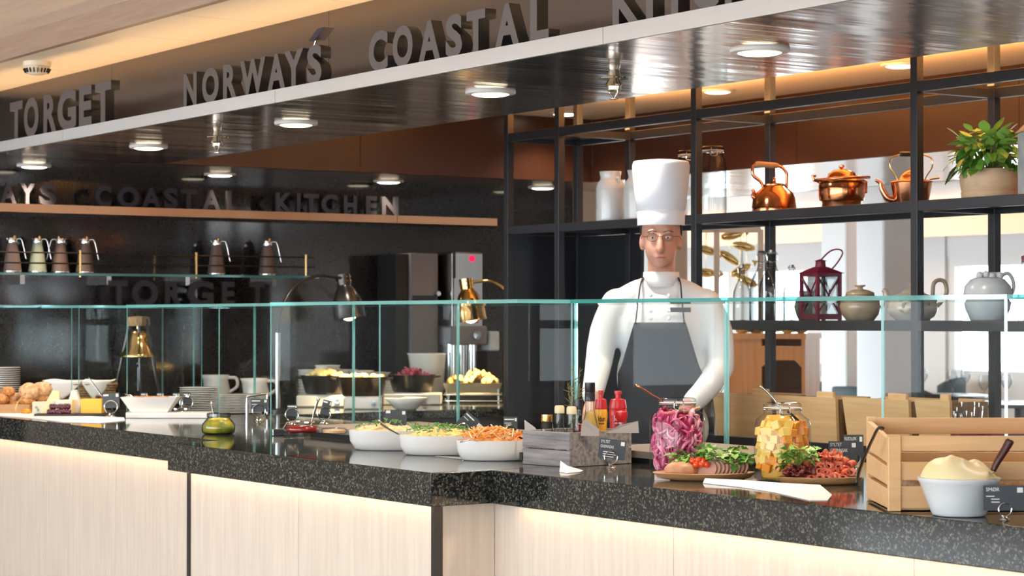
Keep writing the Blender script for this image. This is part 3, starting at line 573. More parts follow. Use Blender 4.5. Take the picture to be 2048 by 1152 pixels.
MB().lathe([(0, 0), (4.5*k, 0), (5*k, 4*k), (5*k, 42*k), (4.5*k, 46*k), (0, 46*k)], 16, T=TR(-23*k, 0, 102*k) @ RY(pi/2)).obj('grip', 'blackcap', t, True)
MB().tube([(36*k, 0, 52*k), (50*k, 0, 54*k), (56*k, 0, 55*k)], 2.2*k).obj('tap', 'chrome', t)
# basil in a turned wooden pot
def leafmesh(L, W, curl=.3, name='leaf', mat='leaf'):
    mb = MB(); n = 6
    vs = []
    for i in range(n+1):
        u = i/n; w = W*sin(pi*min(1, u*.95+.03))**.8*(1-.15*u); z = -curl*L*u*u
        vs += [(u*L, -w/2, z-.0), (u*L, 0, z-.06*W), (u*L, w/2, z)]
    fs = [(i*3+j, i*3+j+1, i*3+4+j, i*3+3+j) for i in range(n) for j in range(2)]
    return mb.add(vs, fs).mesh(name, mat, True)
LEAF = [leafmesh(1, .62, .35), leafmesh(1, .7, .15, mat='leaf2')]
def foliage(parent, c, rx, rz, n, size, seed, pair=True, up=.3, two=.35):
    rnd = random.Random(seed)
    for i in range(n):
        a = rnd.uniform(0, 2*pi); e = rnd.uniform(-.25, 1.0); rr = rnd.uniform(.45, 1)
        q = Vector((c[0]+rx*rr*cos(a)*cos(e*1.2), c[1]+rx*rr*sin(a)*cos(e*1.2), c[2]+rz*rr*sin(max(e, -.3)*1.4)))
        o = bpy.data.objects.new('leaf', LEAF[1 if (e > .55 or rnd.random() < two*.5) else 0]); COL.objects.link(o); o.parent = parent
        o.location = q; o.rotation_euler = (rnd.uniform(-.5, .5), rnd.uniform(-.6, .6)-up*(1 if e > .5 else -1), a+rnd.uniform(-.6, .6)); o.scale = (size*rnd.uniform(.7, 1.2),)*3
p = rackpos(1980, 1, RF+.17); p.z -= .0022; k = sz(1, p); t = thing('potted_basil', 'bushy green basil plant in a pale turned wooden pot', 'potted plant', p, YAW)
MB().lathe([(0, 0), (54*k, 0), (56*k, 3*k), (57*k, 15*k), (55*k, 16.5*k), (56*k, 18*k), (59*k, 32*k), (60*k, 48*k), (57*k, 60*k), (53*k, 60*k), (53*k, 52*k), (0, 52*k)], 48, cap=False).obj('pot', 'potwood', t, 50)
st = MB()
for i in range(14):
    a = i*2.4; rr = 12*k+26*k*((i*7) % 5)/5
    st.tube([(rr*.4*cos(a), rr*.4*sin(a), 50*k), (rr*cos(a), rr*sin(a), 86*k), (rr*1.5*cos(a), rr*1.5*sin(a), 110*k)], 1.4*k, 5)
st.obj('stems', 'herb', t)
foliage(t, (-4*k, 0, 76*k), 66*k, 68*k, 210, 34*k, 3)
# grey lantern roof and post of a bird-house style lantern at the frame edge
p = rackpos(2052, 1, RF+.12); p.z -= .0022; k = sz(1, p); t = thing('house_lantern', 'grey house-shaped lantern with peaked roof beside the basil', 'lantern', p, YAW)
MB().bb((-10*k, -25*k, 0), (40*k, 25*k, 132*k)).obj('body', 'bluegrey', t); MB().add([(-16*k, -30*k, 128*k), (46*k, -30*k, 128*k), (46*k, 30*k, 128*k), (-16*k, 30*k, 128*k), (15*k, 0, 162*k)], [(3, 2, 1, 0), (0, 1, 4), (1, 2, 4), (2, 3, 4), (3, 0, 4)]).obj('roof', 'greybox', t)
# swing-top bottles
def swing_bottle(px, h, r, y, label):
    p = rackpos(px, 0, y); p.z -= .0022; k = sz(1, p); h *= k; r *= k; t = thing('swing_top_bottle', label, 'bottle', p, YAW, 'clear swing-top bottles on the rack')
    MB().lathe([(0, .005), (r*.94, 0), (r, .006), (r, h*.44), (r*.95, h*.52), (r*.72, h*.63), (r*.42, h*.73), (r*.32, h*.80), (r*.30, h*.92), (r*.36, h*.925), (r*.36, h*.945), (r*.28, h*.95)], 28, cap=False, fn=lambda a, z: 1+(.02*abs(cos(5*a)) if z < h*.42 else 0)).obj('body', 'vessel', t, True)
    MB().lathe([(0, h*.945), (r*.30, h*.945), (r*.34, h*.97), (r*.26, h), (0, h)], 16, cap=False).obj('stopper', 'zinc', t, 40)
    for s in (-1, 1): MB().tube([(s*r*.34, 0, h*.97), (s*r*.45, 0, h*.93), (s*r*.40, 0, h*.85), (0, -r*.42, h*.83)], .0016, 6).obj('wire', 'chrome', t)
swing_bottle(1484, 112, 18, RF+.17, 'small clear swing-top bottle at the end of the bottle row')
swing_bottle(1524, 140, 25, RF+.27, 'tall clear swing-top bottle standing behind its twin')
swing_bottle(1544, 142, 26, RF+.12, 'tall clear swing-top bottle standing in front of its twin')
swing_bottle(1583, 112, 17, RF+.24, 'small clear swing-top bottle next to the raspberry lantern')
p = rackpos(2048, 0, RF+.14); p.z -= .0022; k = sz(1, p); t = thing('flask_bottle', 'clear glass flask with red stopper at the end of the low shelf', 'bottle', p, YAW)
MB().lathe([(0, .004), (12*k, 0), (13*k, 5*k), (13*k, 95*k), (11*k, 105*k), (5*k, 112*k), (5*k, 122*k)], 24, cap=False).obj('body', 'vessel', t, True); MB().lathe([(0, 118*k), (4.6*k, 118*k), (6*k, 130*k), (0, 132*k)], 14, cap=False).obj('stopper', 'lantern', t, 40)
# raspberry lantern
p = rackpos(1641, 0, RF+.12); p.z -= .0022; k = sz(1, p); t = thing('candle_lantern', 'raspberry red metal candle lantern with crossed bars and wire handle', 'lantern', p, YAW+radians(28))
w = 27*k; h = 95*k
for sx in (-1, 1):
    for sy in (-1, 1): MB().bb((sx*w-3*k, sy*w-3*k, 0), (sx*w+3*k, sy*w+3*k, h)).obj('corner_post', 'lantern', t)
for a in range(4):
    T = RZ(a*pi/2)
    MB().bb((-w, -w-2*k, 4*k), (w, -w+2*k, 14*k), T).obj('rail', 'lantern', t); MB().bb((-w, -w-2*k, h-6*k), (w, -w+2*k, h), T).obj('rail', 'lantern', t)
    for s in (-1, 1): MB().tube([(-s*w, -w, 14*k), (s*w, -w, h-6*k)], 1.7*k, 6, T=T).obj('cross_bar', 'lantern', t)
    MB().bb((-w+3*k, -w+2.5*k, 14*k), (w-3*k, -w+3.2*k, h-6*k), T).obj('pane', 'vessel', t)
MB().bb((-w+3*k, -w+3*k, 3*k), (w-3*k, w-3*k, 6*k)).obj('floor_plate', 'lantern', t)
MB().lathe([(0, 6*k), (11*k, 6*k), (11*k, 50*k), (0, 52*k)], 16).obj('candle', 'candle', t, 40)
MB().add([(-34*k, -34*k, h), (34*k, -34*k, h), (34*k, 34*k, h), (-34*k, 34*k, h), (-10*k, -10*k, h+13*k), (10*k, -10*k, h+13*k), (10*k, 10*k, h+13*k), (-10*k, 10*k, h+13*k)], [(3, 2, 1, 0), (0, 1, 5, 4), (1, 2, 6, 5), (2, 3, 7, 6), (3, 0, 4, 7), (4, 5, 6, 7)]).obj('roof', 'lantern', t)
c_ = MB().lathe([(11*k, h+12*k), (9.5*k, h+24*k), (13*k, h+25*k), (0, h+29*k)], 20, cap=False).obj('chimney', 'lantern', t, 40)
MB().tube(smoothpath([(-10*k, 0, h+10*k), (0*k, 0, h+26*k), (20*k, 0, h+45*k), (38*k, 0, h+48*k), (44*k, 0, h+40*k), (34*k, 0, h+22*k), (22*k, 0, h+8*k)]), 1.6*k, 8, T=RZ(-radians(28))).obj('handle', 'lantern', t, True)
# stoneware sugar bowl
p = rackpos(1720, 0, RF+.12); p.z -= .0022; k = sz(1, p); t = thing('sugar_bowl', 'round beige stoneware sugar bowl with flat knob lid', 'bowl', p, YAW)
MB().lathe([(0, 0), (26*k, 0), (28*k, 2*k), (37*k, 14*k), (41*k, 28*k), (38*k, 42*k), (30*k, 50*k), (28*k, 53*k), (24*k, 53*k)], 40, cap=False).obj('body', 'clay', t, True)
l_ = MB().lathe([(29*k, 53*k), (28*k, 57*k), (16*k, 62*k), (6*k, 64*k), (5*k, 67*k), (11*k, 70*k), (11*k, 72*k), (0, 72*k)], 32, cap=False).obj('lid', 'clay', t, True)
MB().tube(smoothpath([(36*k, 0, 44*k), (46*k, 0, 44*k), (46*k, 0, 32*k), (40*k, 0, 26*k)]), 3*k).obj('ear', 'clay', t, True)
# teapot
p = rackpos(1825, 0, RF+.16); p.z -= .0022; k = sz(1, p); t = thing('teapot', 'pale stoneware teapot painted with leaves and a blossom, high loop handle', 'teapot', p, YAW)
MB().lathe([(0, 0), (34*k, 0), (35*k, 4*k), (44*k, 10*k), (50*k, 24*k), (47*k, 38*k), (38*k, 50*k), (24*k, 56*k), (22*k, 57*k)], 40, cap=False).obj('body', 'clay2', t, True)
l_ = MB().lathe([(24*k, 56*k), (20*k, 61*k), (6*k, 66*k), (4*k, 70*k), (8*k, 74*k), (8*k, 76*k), (0, 77*k)], 28, cap=False).obj('lid', 'clay2', t, True)
MB().tube(smoothpath([(-38*k, 0, 30*k), (-50*k, 0, 46*k), (-54*k, 0, 58*k), (-60*k, 0, 63*k)]), [9*k-5*k*i/18 for i in range(19)], 10).obj('spout', 'clay2', t, True)
MB().tube(smoothpath([(44*k, 0, 26*k), (58*k, 0, 40*k), (68*k, 0, 58*k), (64*k, 0, 78*k), (52*k, 0, 82*k), (42*k, 0, 74*k), (40*k, 0, 50*k)]), 4.2*k, 10).obj('handle', 'clay', t, True)
for i, (u, v, a, m) in enumerate(((-36, 22, .6, 'leafpaint'), (-30, 30, 1.4, 'leafpaint'), (-22, 18, -.2, 'leafpaint'), (-12, 22, .4, 'leafpaint'), (-26, 38, 2, 'leafpaint'), (-8, 38, 0, 'rosepaint'), (2, 34, .5, 'rosepaint'), (8, 40, 1, 'rosepaint'), (26, 36, .9, 'leafpaint'))):
    th = u/50; q = Vector((47*k*sin(th), -47*k*cos(th)-2.2*k, v*k))
    MB().ell((0, 0, 0), (7*k, 1.2*k, 3.2*k), 10, 6, T=TR(q) @ RZ(th) @ RY(a)).obj('painted_leaf', m, t)
# grey vase with round flower buds
p = rackpos(1975, 0, RF+.15); p.z -= .0022; k = sz(1, p); t = thing('vase', 'round blue-grey ceramic vase with moulded buds and fluted neck', 'vase', p, YAW)
MB().lathe([(0, 0), (33*k, 0), (35*k, 3*k), (44*k, 24*k), (49*k, 48*k), (46*k, 70*k), (34*k, 84*k), (24*k, 88*k), (20*k, 84*k)], 40, cap=False).obj('body', 'bluegrey', t, True)
for u, v in ((-18, 92), (-6, 93), (6, 90), (22, 91)): MB().ell((u*k, -12*k, v*k), (8*k, 8*k, 8*k)).obj('bud', 'bluegrey', t, True)
MB().lathe([(8*k, 82*k), (8*k, 92*k), (14*k, 98*k), (12*k, 98*k)], 24, T=TR(14*k, 4*k, 0), cap=False, fn=lambda a, z: 1+.12*cos(6*a)).obj('fluted_neck', 'bluegrey', t, True)
MB().tube(smoothpath([(26*k, 0, 90*k), (40*k, 0, 96*k), (50*k, 0, 84*k), (52*k, 0, 66*k), (46*k, 0, 52*k)]), 4*k, 8).obj('handle', 'bluegrey', t, True)
p = rackpos(1618, 0, RF+.34); p.z -= .0022; k = sz(1, p); t = thing('stoneware_jug', 'brown round stoneware jug half hidden behind the raspberry lantern', 'jug', p, YAW)
MB().lathe([(0, 0), (20*k, 0), (26*k, 12*k), (30*k, 28*k), (26*k, 44*k), (14*k, 52*k), (14*k, 58*k), (16*k, 60*k)], 32, cap=False).obj('body', 'clay', t, True)
MB().tube(smoothpath([(26*k, 0, 40*k), (38*k, 0, 44*k), (40*k, 0, 28*k), (28*k, 0, 18*k)]), 3*k).obj('handle', 'clay', t, True)
# zinc bucket with herbs, cutlery holders on the cabinet
p = ony(1408, 850, 5.68); p.z = .872; k = sz(1, p); t = thing('zinc_bucket', 'ribbed zinc bucket of dark herbs beside the bamboo boxes', 'bucket', p, YAW)
MB().lathe([(0, 0), (20*k, 0), (21*k, 2*k), (24*k, 30*k), (25*k, 32*k), (24.5*k, 35*k), (27*k, 60*k), (28.5*k, 62*k), (26*k, 62*k), (22*k, 20*k), (0, 18*k)], 32, cap=False).obj('body', 'zinc', t, 50)
hb = MB(); rnd = random.Random(5)
for i in range(46):
    a = rnd.uniform(0, 6.28); r0 = rnd.uniform(2, 18)*k; r1 = r0+rnd.uniform(4, 40)*k; hz = rnd.uniform(70, 112)*k
    hb.tube([(r0*cos(a), r0*sin(a), 20*k), ((r0+r1)/2*cos(a), (r0+r1)/2*sin(a), hz*.7), (r1*cos(a), r1*sin(a), hz)], [1.2*k, 1*k, .4*k], 4)
    for j in range(5):
        q = Vector((r1*cos(a)*(.5+.1*j), r1*sin(a)*(.5+.1*j), hz*(.7+.06*j))); hb.add([q, q+Vector((rnd.uniform(-7, 7)*k, rnd.uniform(-7, 7)*k, rnd.uniform(2, 8)*k)), q+Vector((rnd.uniform(-4, 4)*k, rnd.uniform(-4, 4)*k, 9*k))], [(0, 1, 2)])
hb.obj('herbs', 'leafpaint', t)
for i, (px, lb) in enumerate(((1943, 'wine red enamel cutlery holder full of forks'), (2008, 'wine red enamel cutlery holder with small white lettering'))):
    p = ony(px, 860, 5.60); p.z = .872; k = sz(1, p); t = thing('cutlery_holder', lb, 'cutlery holder', p, YAW)
    h = 44*k+i*2*k; w = 30*k
    for a, b in (((-w, -w, 0), (w, -w+3*k, h)), ((-w, w-3*k, 0), (w, w, h)), ((-w, -w+3*k, 0), (-w+3*k, w-3*k, h)), ((w-3*k, -w+3*k, 0), (w, w-3*k, h)), ((-w, -w, 0), (w, w, 3*k))): MB().bb(a, b).obj('side', 'wine', t)
    if i:
        for r_ in range(3): MB().bb((-14*k, -w-.0008, (30-7*r_)*k), (8*k, -w-.0002, (32.4-7*r_)*k)).obj('print_line', 'ink', t)
    if i == 0:
        rnd = random.Random(2)
        for j in range(12):
            x = rnd.uniform(-22, 10)*k; y = rnd.uniform(-18, 18)*k; lean = rnd.uniform(-28, -6)*k if j < 8 else rnd.uniform(2, 14)*k
            f = thing('fork', 'steel cutlery standing upright in the wine red holder', 'cutlery', p, YAW, 'cutlery in the wine red holder')
            top = Vector((x+lean, y, h+rnd.uniform(22, 48)*k)); MB().tube([(x, y, 5*k), (x+lean*.6, y, h+8*k), top], [1.4*k, 1.4*k, 2.6*k], 6, flat=.5).obj('shaft', 'chrome' if j % 3 else 'blackcap', f)
            for s in (-1, 0, 1): MB().tube([top, top+Vector((s*2.2*k, 0, 10*k))], .6*k, 4).obj('tine', 'chrome', f)
# ================================================================== end wall shelf, return counter
zs = EYE+.175
sh = thing('jug_shelf', 'clear glass shelf with thin rails for the tapered jugs', 'shelf')
pp = onx(620, 552, -10.15)
zs = onx(300, 549, -10.15).z
pane((-10.312, 3.3, zs-.012), (-10.05, pp.y, zs), sh, 'shelf_pane')
for y in [onx(q, 550, -10.06).y for q in (160, 392, 611)]: MB().tube([(-10.058, y, zs-.02), (-10.058, y, zs+.115)], .007).obj('rail_post', 'brass', sh)
for dz in (.048, .10): MB().tube([(-10.058, 3.3, zs+dz), (-10.058, pp.y-.02, zs+dz)], .004).obj('rail', 'darksteel', sh)
for q in (42, 215, 372, 545): MB().bb((-10.312, onx(q, 550, -10.2).y-.012, zs-.055), (-10.18, onx(q, 550, -10.2).y+.012, zs-.012)).obj('bracket', 'steel', sh)
def jug(px, mat, label, hand=1):
    p = onx(px, 552, -10.2); p.z = zs+.0008; k = 73*dep(p)/F; t = thing('tapered_jug', label, 'jug', p, YAW, 'tapered jugs on the glass shelf'); t.scale = (k, k, k)
    MB().lathe([(0, 0), (.24, 0), (.25, .02), (.25, .05)], 28, cap=False).obj('foot_ring', 'chrome', t, 40)
    MB().lathe([(.25, .05), (.245, .08), (.19, .5), (.13, .80), (.12, .84)], 28, cap=False).obj('body', mat, t, True)
    l_ = MB().lathe([(.125, .83), (.13, .88), (.12, .96), (.05, .985), (0, .99)], 24, cap=False).obj('lid', 'chrome', t, 40); MB().ell((hand*.05, 0, 1.0), (.035, .03, .035), 10, 8).obj('thumb_piece', 'brass', l_)
    MB().tube(smoothpath([(hand*.10, 0, .92), (hand*.22, 0, .93), (hand*.28, 0, .82), (hand*.36, 0, .45), (hand*.38, 0, .38)]), .028, 8, flat=.6).obj('handle', 'chrome', t, True)
    MB().tube([(-hand*.10, 0, .90), (-hand*.16, 0, .95)], [.03, .018]).obj('spout', 'chrome', t)
    return t
jug(25, 'thermos', 'brown tapered jug beside the sage green jug'); jug(75, 'thermosg', 'sage green tapered jug on the glass shelf'); jug(121, 'thermos', 'brown tapered jug whose handle meets the sage green jug', -1); jug(170, 'thermos', 'brown tapered jug with handle spread toward the empty shelf'); jug(433, 'thermos', 'brown tapered jug beside the middle rail post of the shelf'); jug(535, 'thermos', 'brown tapered jug at the open end of the glass shelf')
# heat lamps
def heat_lamp(label, head, base, mat, tilt, side):
    """head, base: world points; side: +1 neck reaches to the right of the base"""
    t = thing('heat_lamp', label, 'heat lamp', (base.x, base.y, ZC))
    b = Vector((0, 0, 0)); hd = head-Vector((base.x, base.y, ZC))
    MB().lathe([(0, 0), (.075, 0), (.075, .012), (.02, .018), (0, .02)], 28, cap=False).obj('base', mat, t, 40)
    MB().tube([(0, 0, .01), (0, 0, .38)], .0125, 14).obj('pole', 'steel', t, 40)
    u = Vector((hd.x, hd.y, 0)); mid = .38
    top = hd.z+.09
    MB().tube(smoothpath([(0, 0, .37), u*.03+Vector((0, 0, .47)), u*.22+Vector((0, 0, top-.06)), u*.55+Vector((0, 0, top)), u*.9+Vector((0, 0, top-.005)), u*.97+Vector((0, 0, top-.01))], 7), .0075, 10).obj('gooseneck', mat, t, True)
    T = TR(hd) @ Matrix.Rotation(tilt, 4, CM @ Vector((0, 0, 1)))
    s = MB().lathe([(.080, -.118), (.083, -.115), (.080, -.105), (.079, -.07), (.070, -.02), (.050, .025), (.034, .045), (.033, .05), (.036, .052), (.036, .105), (.0, .108)], 36, T=T, cap=False).obj('shade', mat, t, 40)
    for k in range(10):
        a = 2*pi*k/10
        for z in (.068, .09): MB().ell((.0365*cos(a), .0365*sin(a), z), (.004, .004, .004), 8, 6, T=T).obj('vent_hole', 'brass', s)
    MB().ell((0, 0, -.085), (.045, .045, .045), 16, 10, T=T).obj('bulb', 'bulb', s, True)
    q = (T @ Vector((0, 0, -.135)))+Vector((base.x, base.y, ZC)); dn = (T.to_3x3() @ Vector((0, 0, -1)))
    spot('heat_lamp_light', q, 70, (1, .66, .30), 100, .04, dn.to_track_quat('-Z', 'Y').to_euler())
hd = onx(692, 590, -9.25); bs = onx(555, 700, -9.1)
heat_lamp('black heat lamp with long gooseneck over the potato pans', hd, bs, 'darksteel', .16, 1)
hd = onx(937, 597, -9.35); bs = onx(1040, 700, -9.35)
heat_lamp('polished brass-toned heat lamp over the golden tray', hd, bs, 'brass', .14, -1)
# induction plates, pans
def rpos(px, x, z): 
    p = onx(px, 700, x); return Vector((p.x, p.y, z))
for px, lb, w in ((655, 'cream induction plate under the first potato pan', .30), (726, 'cream induction plate under the second potato pan', .18), (826, 'cream induction plate under the pink cabbage pan', .30)):
    p = rpos(px, -9.5 if px != 726 else -9.19, ZC); t = thing('induction_plate', lb, 'hot plate', p, YAW if px != 726 else YAW)
    MB().box((0, 0, .03), (w, .2, .06)).obj('body', 'porcelain', t, bevel=.008); MB().lathe([(.1, .060), (.1, .064), (0, .064)], 28).obj('cook_zone', 'porcelain', t)
    MB().lathe([(0, 0), (.014, 0), (.012, .014), (0, .014)], 14, T=TR(.06, -.10, .03) @ RX(pi/2)).obj('knob', 'chrome', t)
def pan(px, x, z, r, h, label, mat='pan'):
    p = rpos(px, x, z); t = thing('serving_pan', label, 'pan', p, YAW)
    MB().lathe([(0, 0), (r*.74, 0), (r*.80, .008), (r*.96, h*.9), (r, h), (r*.97, h), (r*.92, h*.85), (r*.7, .012), (0, .012)], 40, cap=False).obj('body', mat, t, 40)
    for s in (-1, 1): MB().tube(smoothpath([(s*r*.93, -.03, h*.85), (s*r*1.13, -.02, h*.9), (s*r*1.13, .02, h*.9), (s*r*.93, .03, h*.85)], 3), .006).obj('handle', mat, t)
    return p
def pile(name, label, cat, group, meshes, base, rx, ry, hh, n, seed, size, z0):
    """individual pieces heaped in a dish"""
    rnd = random.Random(seed); out = []
    for i in range(n):
        u = sqrt(rnd.random()); a = rnd.uniform(0, 2*pi); lx, ly = rx*u*cos(a), ry*u*sin(a)
        z = z0+hh*(1-u*u)*rnd.uniform(.75, 1.05)
        q = base+RZ(YAW).to_3x3() @ Vector((lx, ly, 0)); o = bpy.data.objects.new(name, rnd.choice(meshes)); COL.objects.link(o)
        o.location = (q.x, q.y, base.z+z); o.rotation_euler = (rnd.uniform(0, 6), rnd.uniform(0, 6), rnd.uniform(0, 6)); o.scale = (size*rnd.uniform(.8, 1.15),)*3
        tag(o, label, cat, group); out.append(o)
    return out
def blob(name, mat, d=(1, 1, 1), amp=.12, seed=0, n=14, m=9):
    mb = MB().ell((0, 0, 0), d, n, m)
    mb.v = [tuple(Vector(v)*(1+amp*noise.noise(Vector(v)*1.7+Vector((seed*3.1, 0, 0))))) for v in mb.v]
    return mb.mesh(name, mat, True)
POT = [blob('potato', 'potato', (1, .85, .8), .15, i) for i in range(3)]
def fill(name, label, base, r, z, mat):
    t = tag(MB().lathe([(0, 0), (r*.9, 0), (r, .012), (r*.7, .03), (0, .04)], 32, cap=False).obj(name, mat, None, True), label, 'food'); t['kind'] = 'stuff'; t.location = (base.x, base.y, base.z+z); return t
b1 = pan(652, -9.5, .965, .132, .095, 'dark cast pan heaped with boiled potatoes')
pile('potato', 'small boiled potato heaped in the first dark pan', 'potato', 'potatoes in the first pan', POT, b1, .105, .105, .045, 48, 1, .021, .075)
b2 = pan(724, -9.19, .965, .130, .095, 'dark cast pan levelled with boiled potatoes')
pile('potato', 'small boiled potato lying in the second dark pan', 'potato', 'potatoes in the second pan', POT, b2, .105, .105, .012, 40, 2, .021, .083)
b3 = pan(824, -9.5, .965, .128, .09, 'copper-toned cast pan of pink cabbage', 'pan')
PK = [blob('cabbage_shred', 'pink', (1, .35, .25), .3, i, 8, 6) for i in range(2)]
pile('cabbage_shred', 'pink shred of pickled cabbage in the cast pan', 'cabbage', 'pink cabbage shreds', PK, b3, .095, .095, .045, 70, 3, .019, .075)
# chafing tray with golden pieces
p = rpos(946, -9.52, ZC); t = thing('chafing_tray', 'rectangular steel tray on a wire stand with golden food', 'tray', p, YAW)
w, d = .155, .11
for s in (-1, 1):
    for q in (-1, 1): MB().tube([(s*(w-.02), q*(d-.01), 0), (s*(w-.02), q*(d-.01), .09)], .005).obj('leg', 'steel', t)
    MB().tube([(-w, s*d, .045), (w, s*d, .045)], .004).obj('stand_rail', 'steel', t); MB().tube([(-w, s*d, .012), (w, s*d, .012)], .004).obj('stand_rail', 'steel', t)
MB().add([(-w*.9, -d*.9, .05), (w*.9, -d*.9, .05), (w*.9, d*.9, .05), (-w*.9, d*.9, .05), (-w, -d, .105), (w, -d, .105), (w, d, .105), (-w, d, .105)], [(3, 2, 1, 0), (0, 1, 5, 4), (1, 2, 6, 5), (2, 3, 7, 6), (3, 0, 4, 7), (4, 5, 6, 7)]).obj('pan', 'steel', t)
GP = [blob('golden_piece', 'gold', (1, .7, .5), .35, i) for i in range(3)]
pile('golden_piece', 'golden brown fried piece heaped in the steel tray under the heat lamp', 'fried food', 'golden pieces in the tray', GP, Vector((p.x, p.y, ZC)), .135, .09, .055, 75, 4, .021, .108)
# tan plate leaning below the pink pan
p = rpos(812, -8.97, ZC); t = thing('cream_dish', 'wide cream shell dish in front of the pink cabbage pan', 'dish', p, YAW)
MB().lathe([(0, 0), (.05, 0), (.06, .006), (.115, .058), (.112, .06), (.055, .012), (0, .01)], 36, cap=False, sx=.95, sy=.75).obj('body', 'porcelain', t, True)
# stacks of bowls and the jug behind the pans
BOWL = MB().lathe([(0, 0), (.4, 0), (.45, .05), (.85, .35), (1, .6), (.97, .6), (.8, .36), (.4, .1), (0, .08)], 28, cap=False).mesh('stacked_bowl', M['porcelain'], True)
for si, (px, n, r) in enumerate(((622, 9, .075), (655, 11, .07), (690, 9, .07), (722, 9, .072), (758, 8, .07), (786, 7, .07))):
    p = rpos(px, -9.87 if si % 2 or si == 6 else -10.13, ZC)
    for i in range(n):
        o = bpy.data.objects.new('stacked_bowl', BOWL); COL.objects.link(o); o.location = (p.x, p.y, ZC+.016*i); o.scale = (r, r, r)
        tag(o, 'white bowl stacked behind the potato pans' if si < 4 else 'white bowl stacked behind the pink cabbage pan', 'bowl', 'stacks of bowls behind the potato pans' if si < 4 else 'stacks of bowls behind the cabbage pan')
p = rpos(858, -9.8, ZC); k = dep(p)/F; t = thing('measuring_jug', 'tall frosted beverage jug with pouring lip behind the cabbage pan', 'jug', p, YAW)
MB().lathe([(0, .003), (25*k, 0), (28*k, 4*k), (34*k, 92*k), (36*k, 96*k), (34*k, 95*k)], 28, cap=False, fn=lambda a, z: 1+(.25*max(0, cos(a-pi))**8 if z > 85*k else 0)).obj('body', 'porcelain', t, True)
# beverage machine
p = rpos(922, -10.0, ZC); t = thing('beverage_dispenser', 'tall steel beverage dispenser with red display and clear tubes', 'drinks machine', p, pi/2)
k = dep(p)/F
MB().bb((-36*k, -.07, 135*k), (36*k, .16, 293*k)).obj('column', 'steel', t, bevel=.01); MB().bb((-36*k, -.075, 240*k), (-30*k, -.07, 293*k)).obj('edge_strip', 'blackcap', t)
MB().bb((-40*k, -.10, 108*k), (40*k, .16, 146*k)).obj('spout_block', 'greybox', t, bevel=.01); MB().lathe([(0, 0), (11*k, 0), (9*k, 10*k), (0, 11*k)], 20, T=TR(10*k, -.10, 128*k) @ RX(pi/2)).obj('dial', 'chrome', t)
MB().bb((-10*k, -.074, 152*k), (24*k, -.071, 166*k)).obj('red_band', 'red', t); MB().lathe([(0, 0), (7*k, 0), (6*k, 2*k), (0, 2*k)], 16, T=TR(10*k, -.071, 280*k) @ RX(pi/2)).obj('display', 'redled', t)
for q in (-30, -6, 18): MB().cyl((q*k, -.03, 12*k), 11*k, 98*k).obj('tube', 'steel' if q == -6 else 'chrome', t, 40)
MB().bb((-40*k, -.12, 0), (44*k, .16, 14*k)).obj('drip_tray', 'darksteel', t)
p = rpos(845, -10.05, ZC); t = thing('coffee_machine', 'square grey coffee machine next to the steel dispenser', 'coffee machine', p, pi/2)
MB().bb((-32*k, -.02, 0), (32*k, .2, 290*k)).obj('body', 'greybox', t, bevel=.004); MB().bb((-62*k, .0, 0), (-33*k, .2, 288*k)).obj('side_panel', 'matblack', t); MB().bb((-28*k, -.026, 195*k), (28*k, -.02, 206*k)).obj('front_slot', 'blackcap', t); MB().lathe([(0, 0), (5*k, 0), (5*k, 12*k), (0, 12*k)], 12, T=TR(26*k, -.02, 210*k) @ RX(pi/2)).obj('knob', 'chrome', t)
p = rpos(990, -9.9, ZC); t = thing('soap_dispenser', 'small white wall dispenser with blue window beside the rack post', 'dispenser', p, pi/2)
MB().bb((-12*k, 0, 95*k), (12*k, .1, 135*k)).obj('body', 'bluegrey', t, bevel=.01); MB().bb((-14*k, .02, 0), (14*k, .12, 95*k)).obj('stand', 'matblack', t)
# ================================================================== buffet: jars, bowls, boards
def gz(px, py, z=ZC): return onz(px, py, z)
Z0 = ZC+.0006
def rel(t, px, py, dy=0):
    """point in the local frame of a camera-facing thing: image offsets in metres"""
    pass
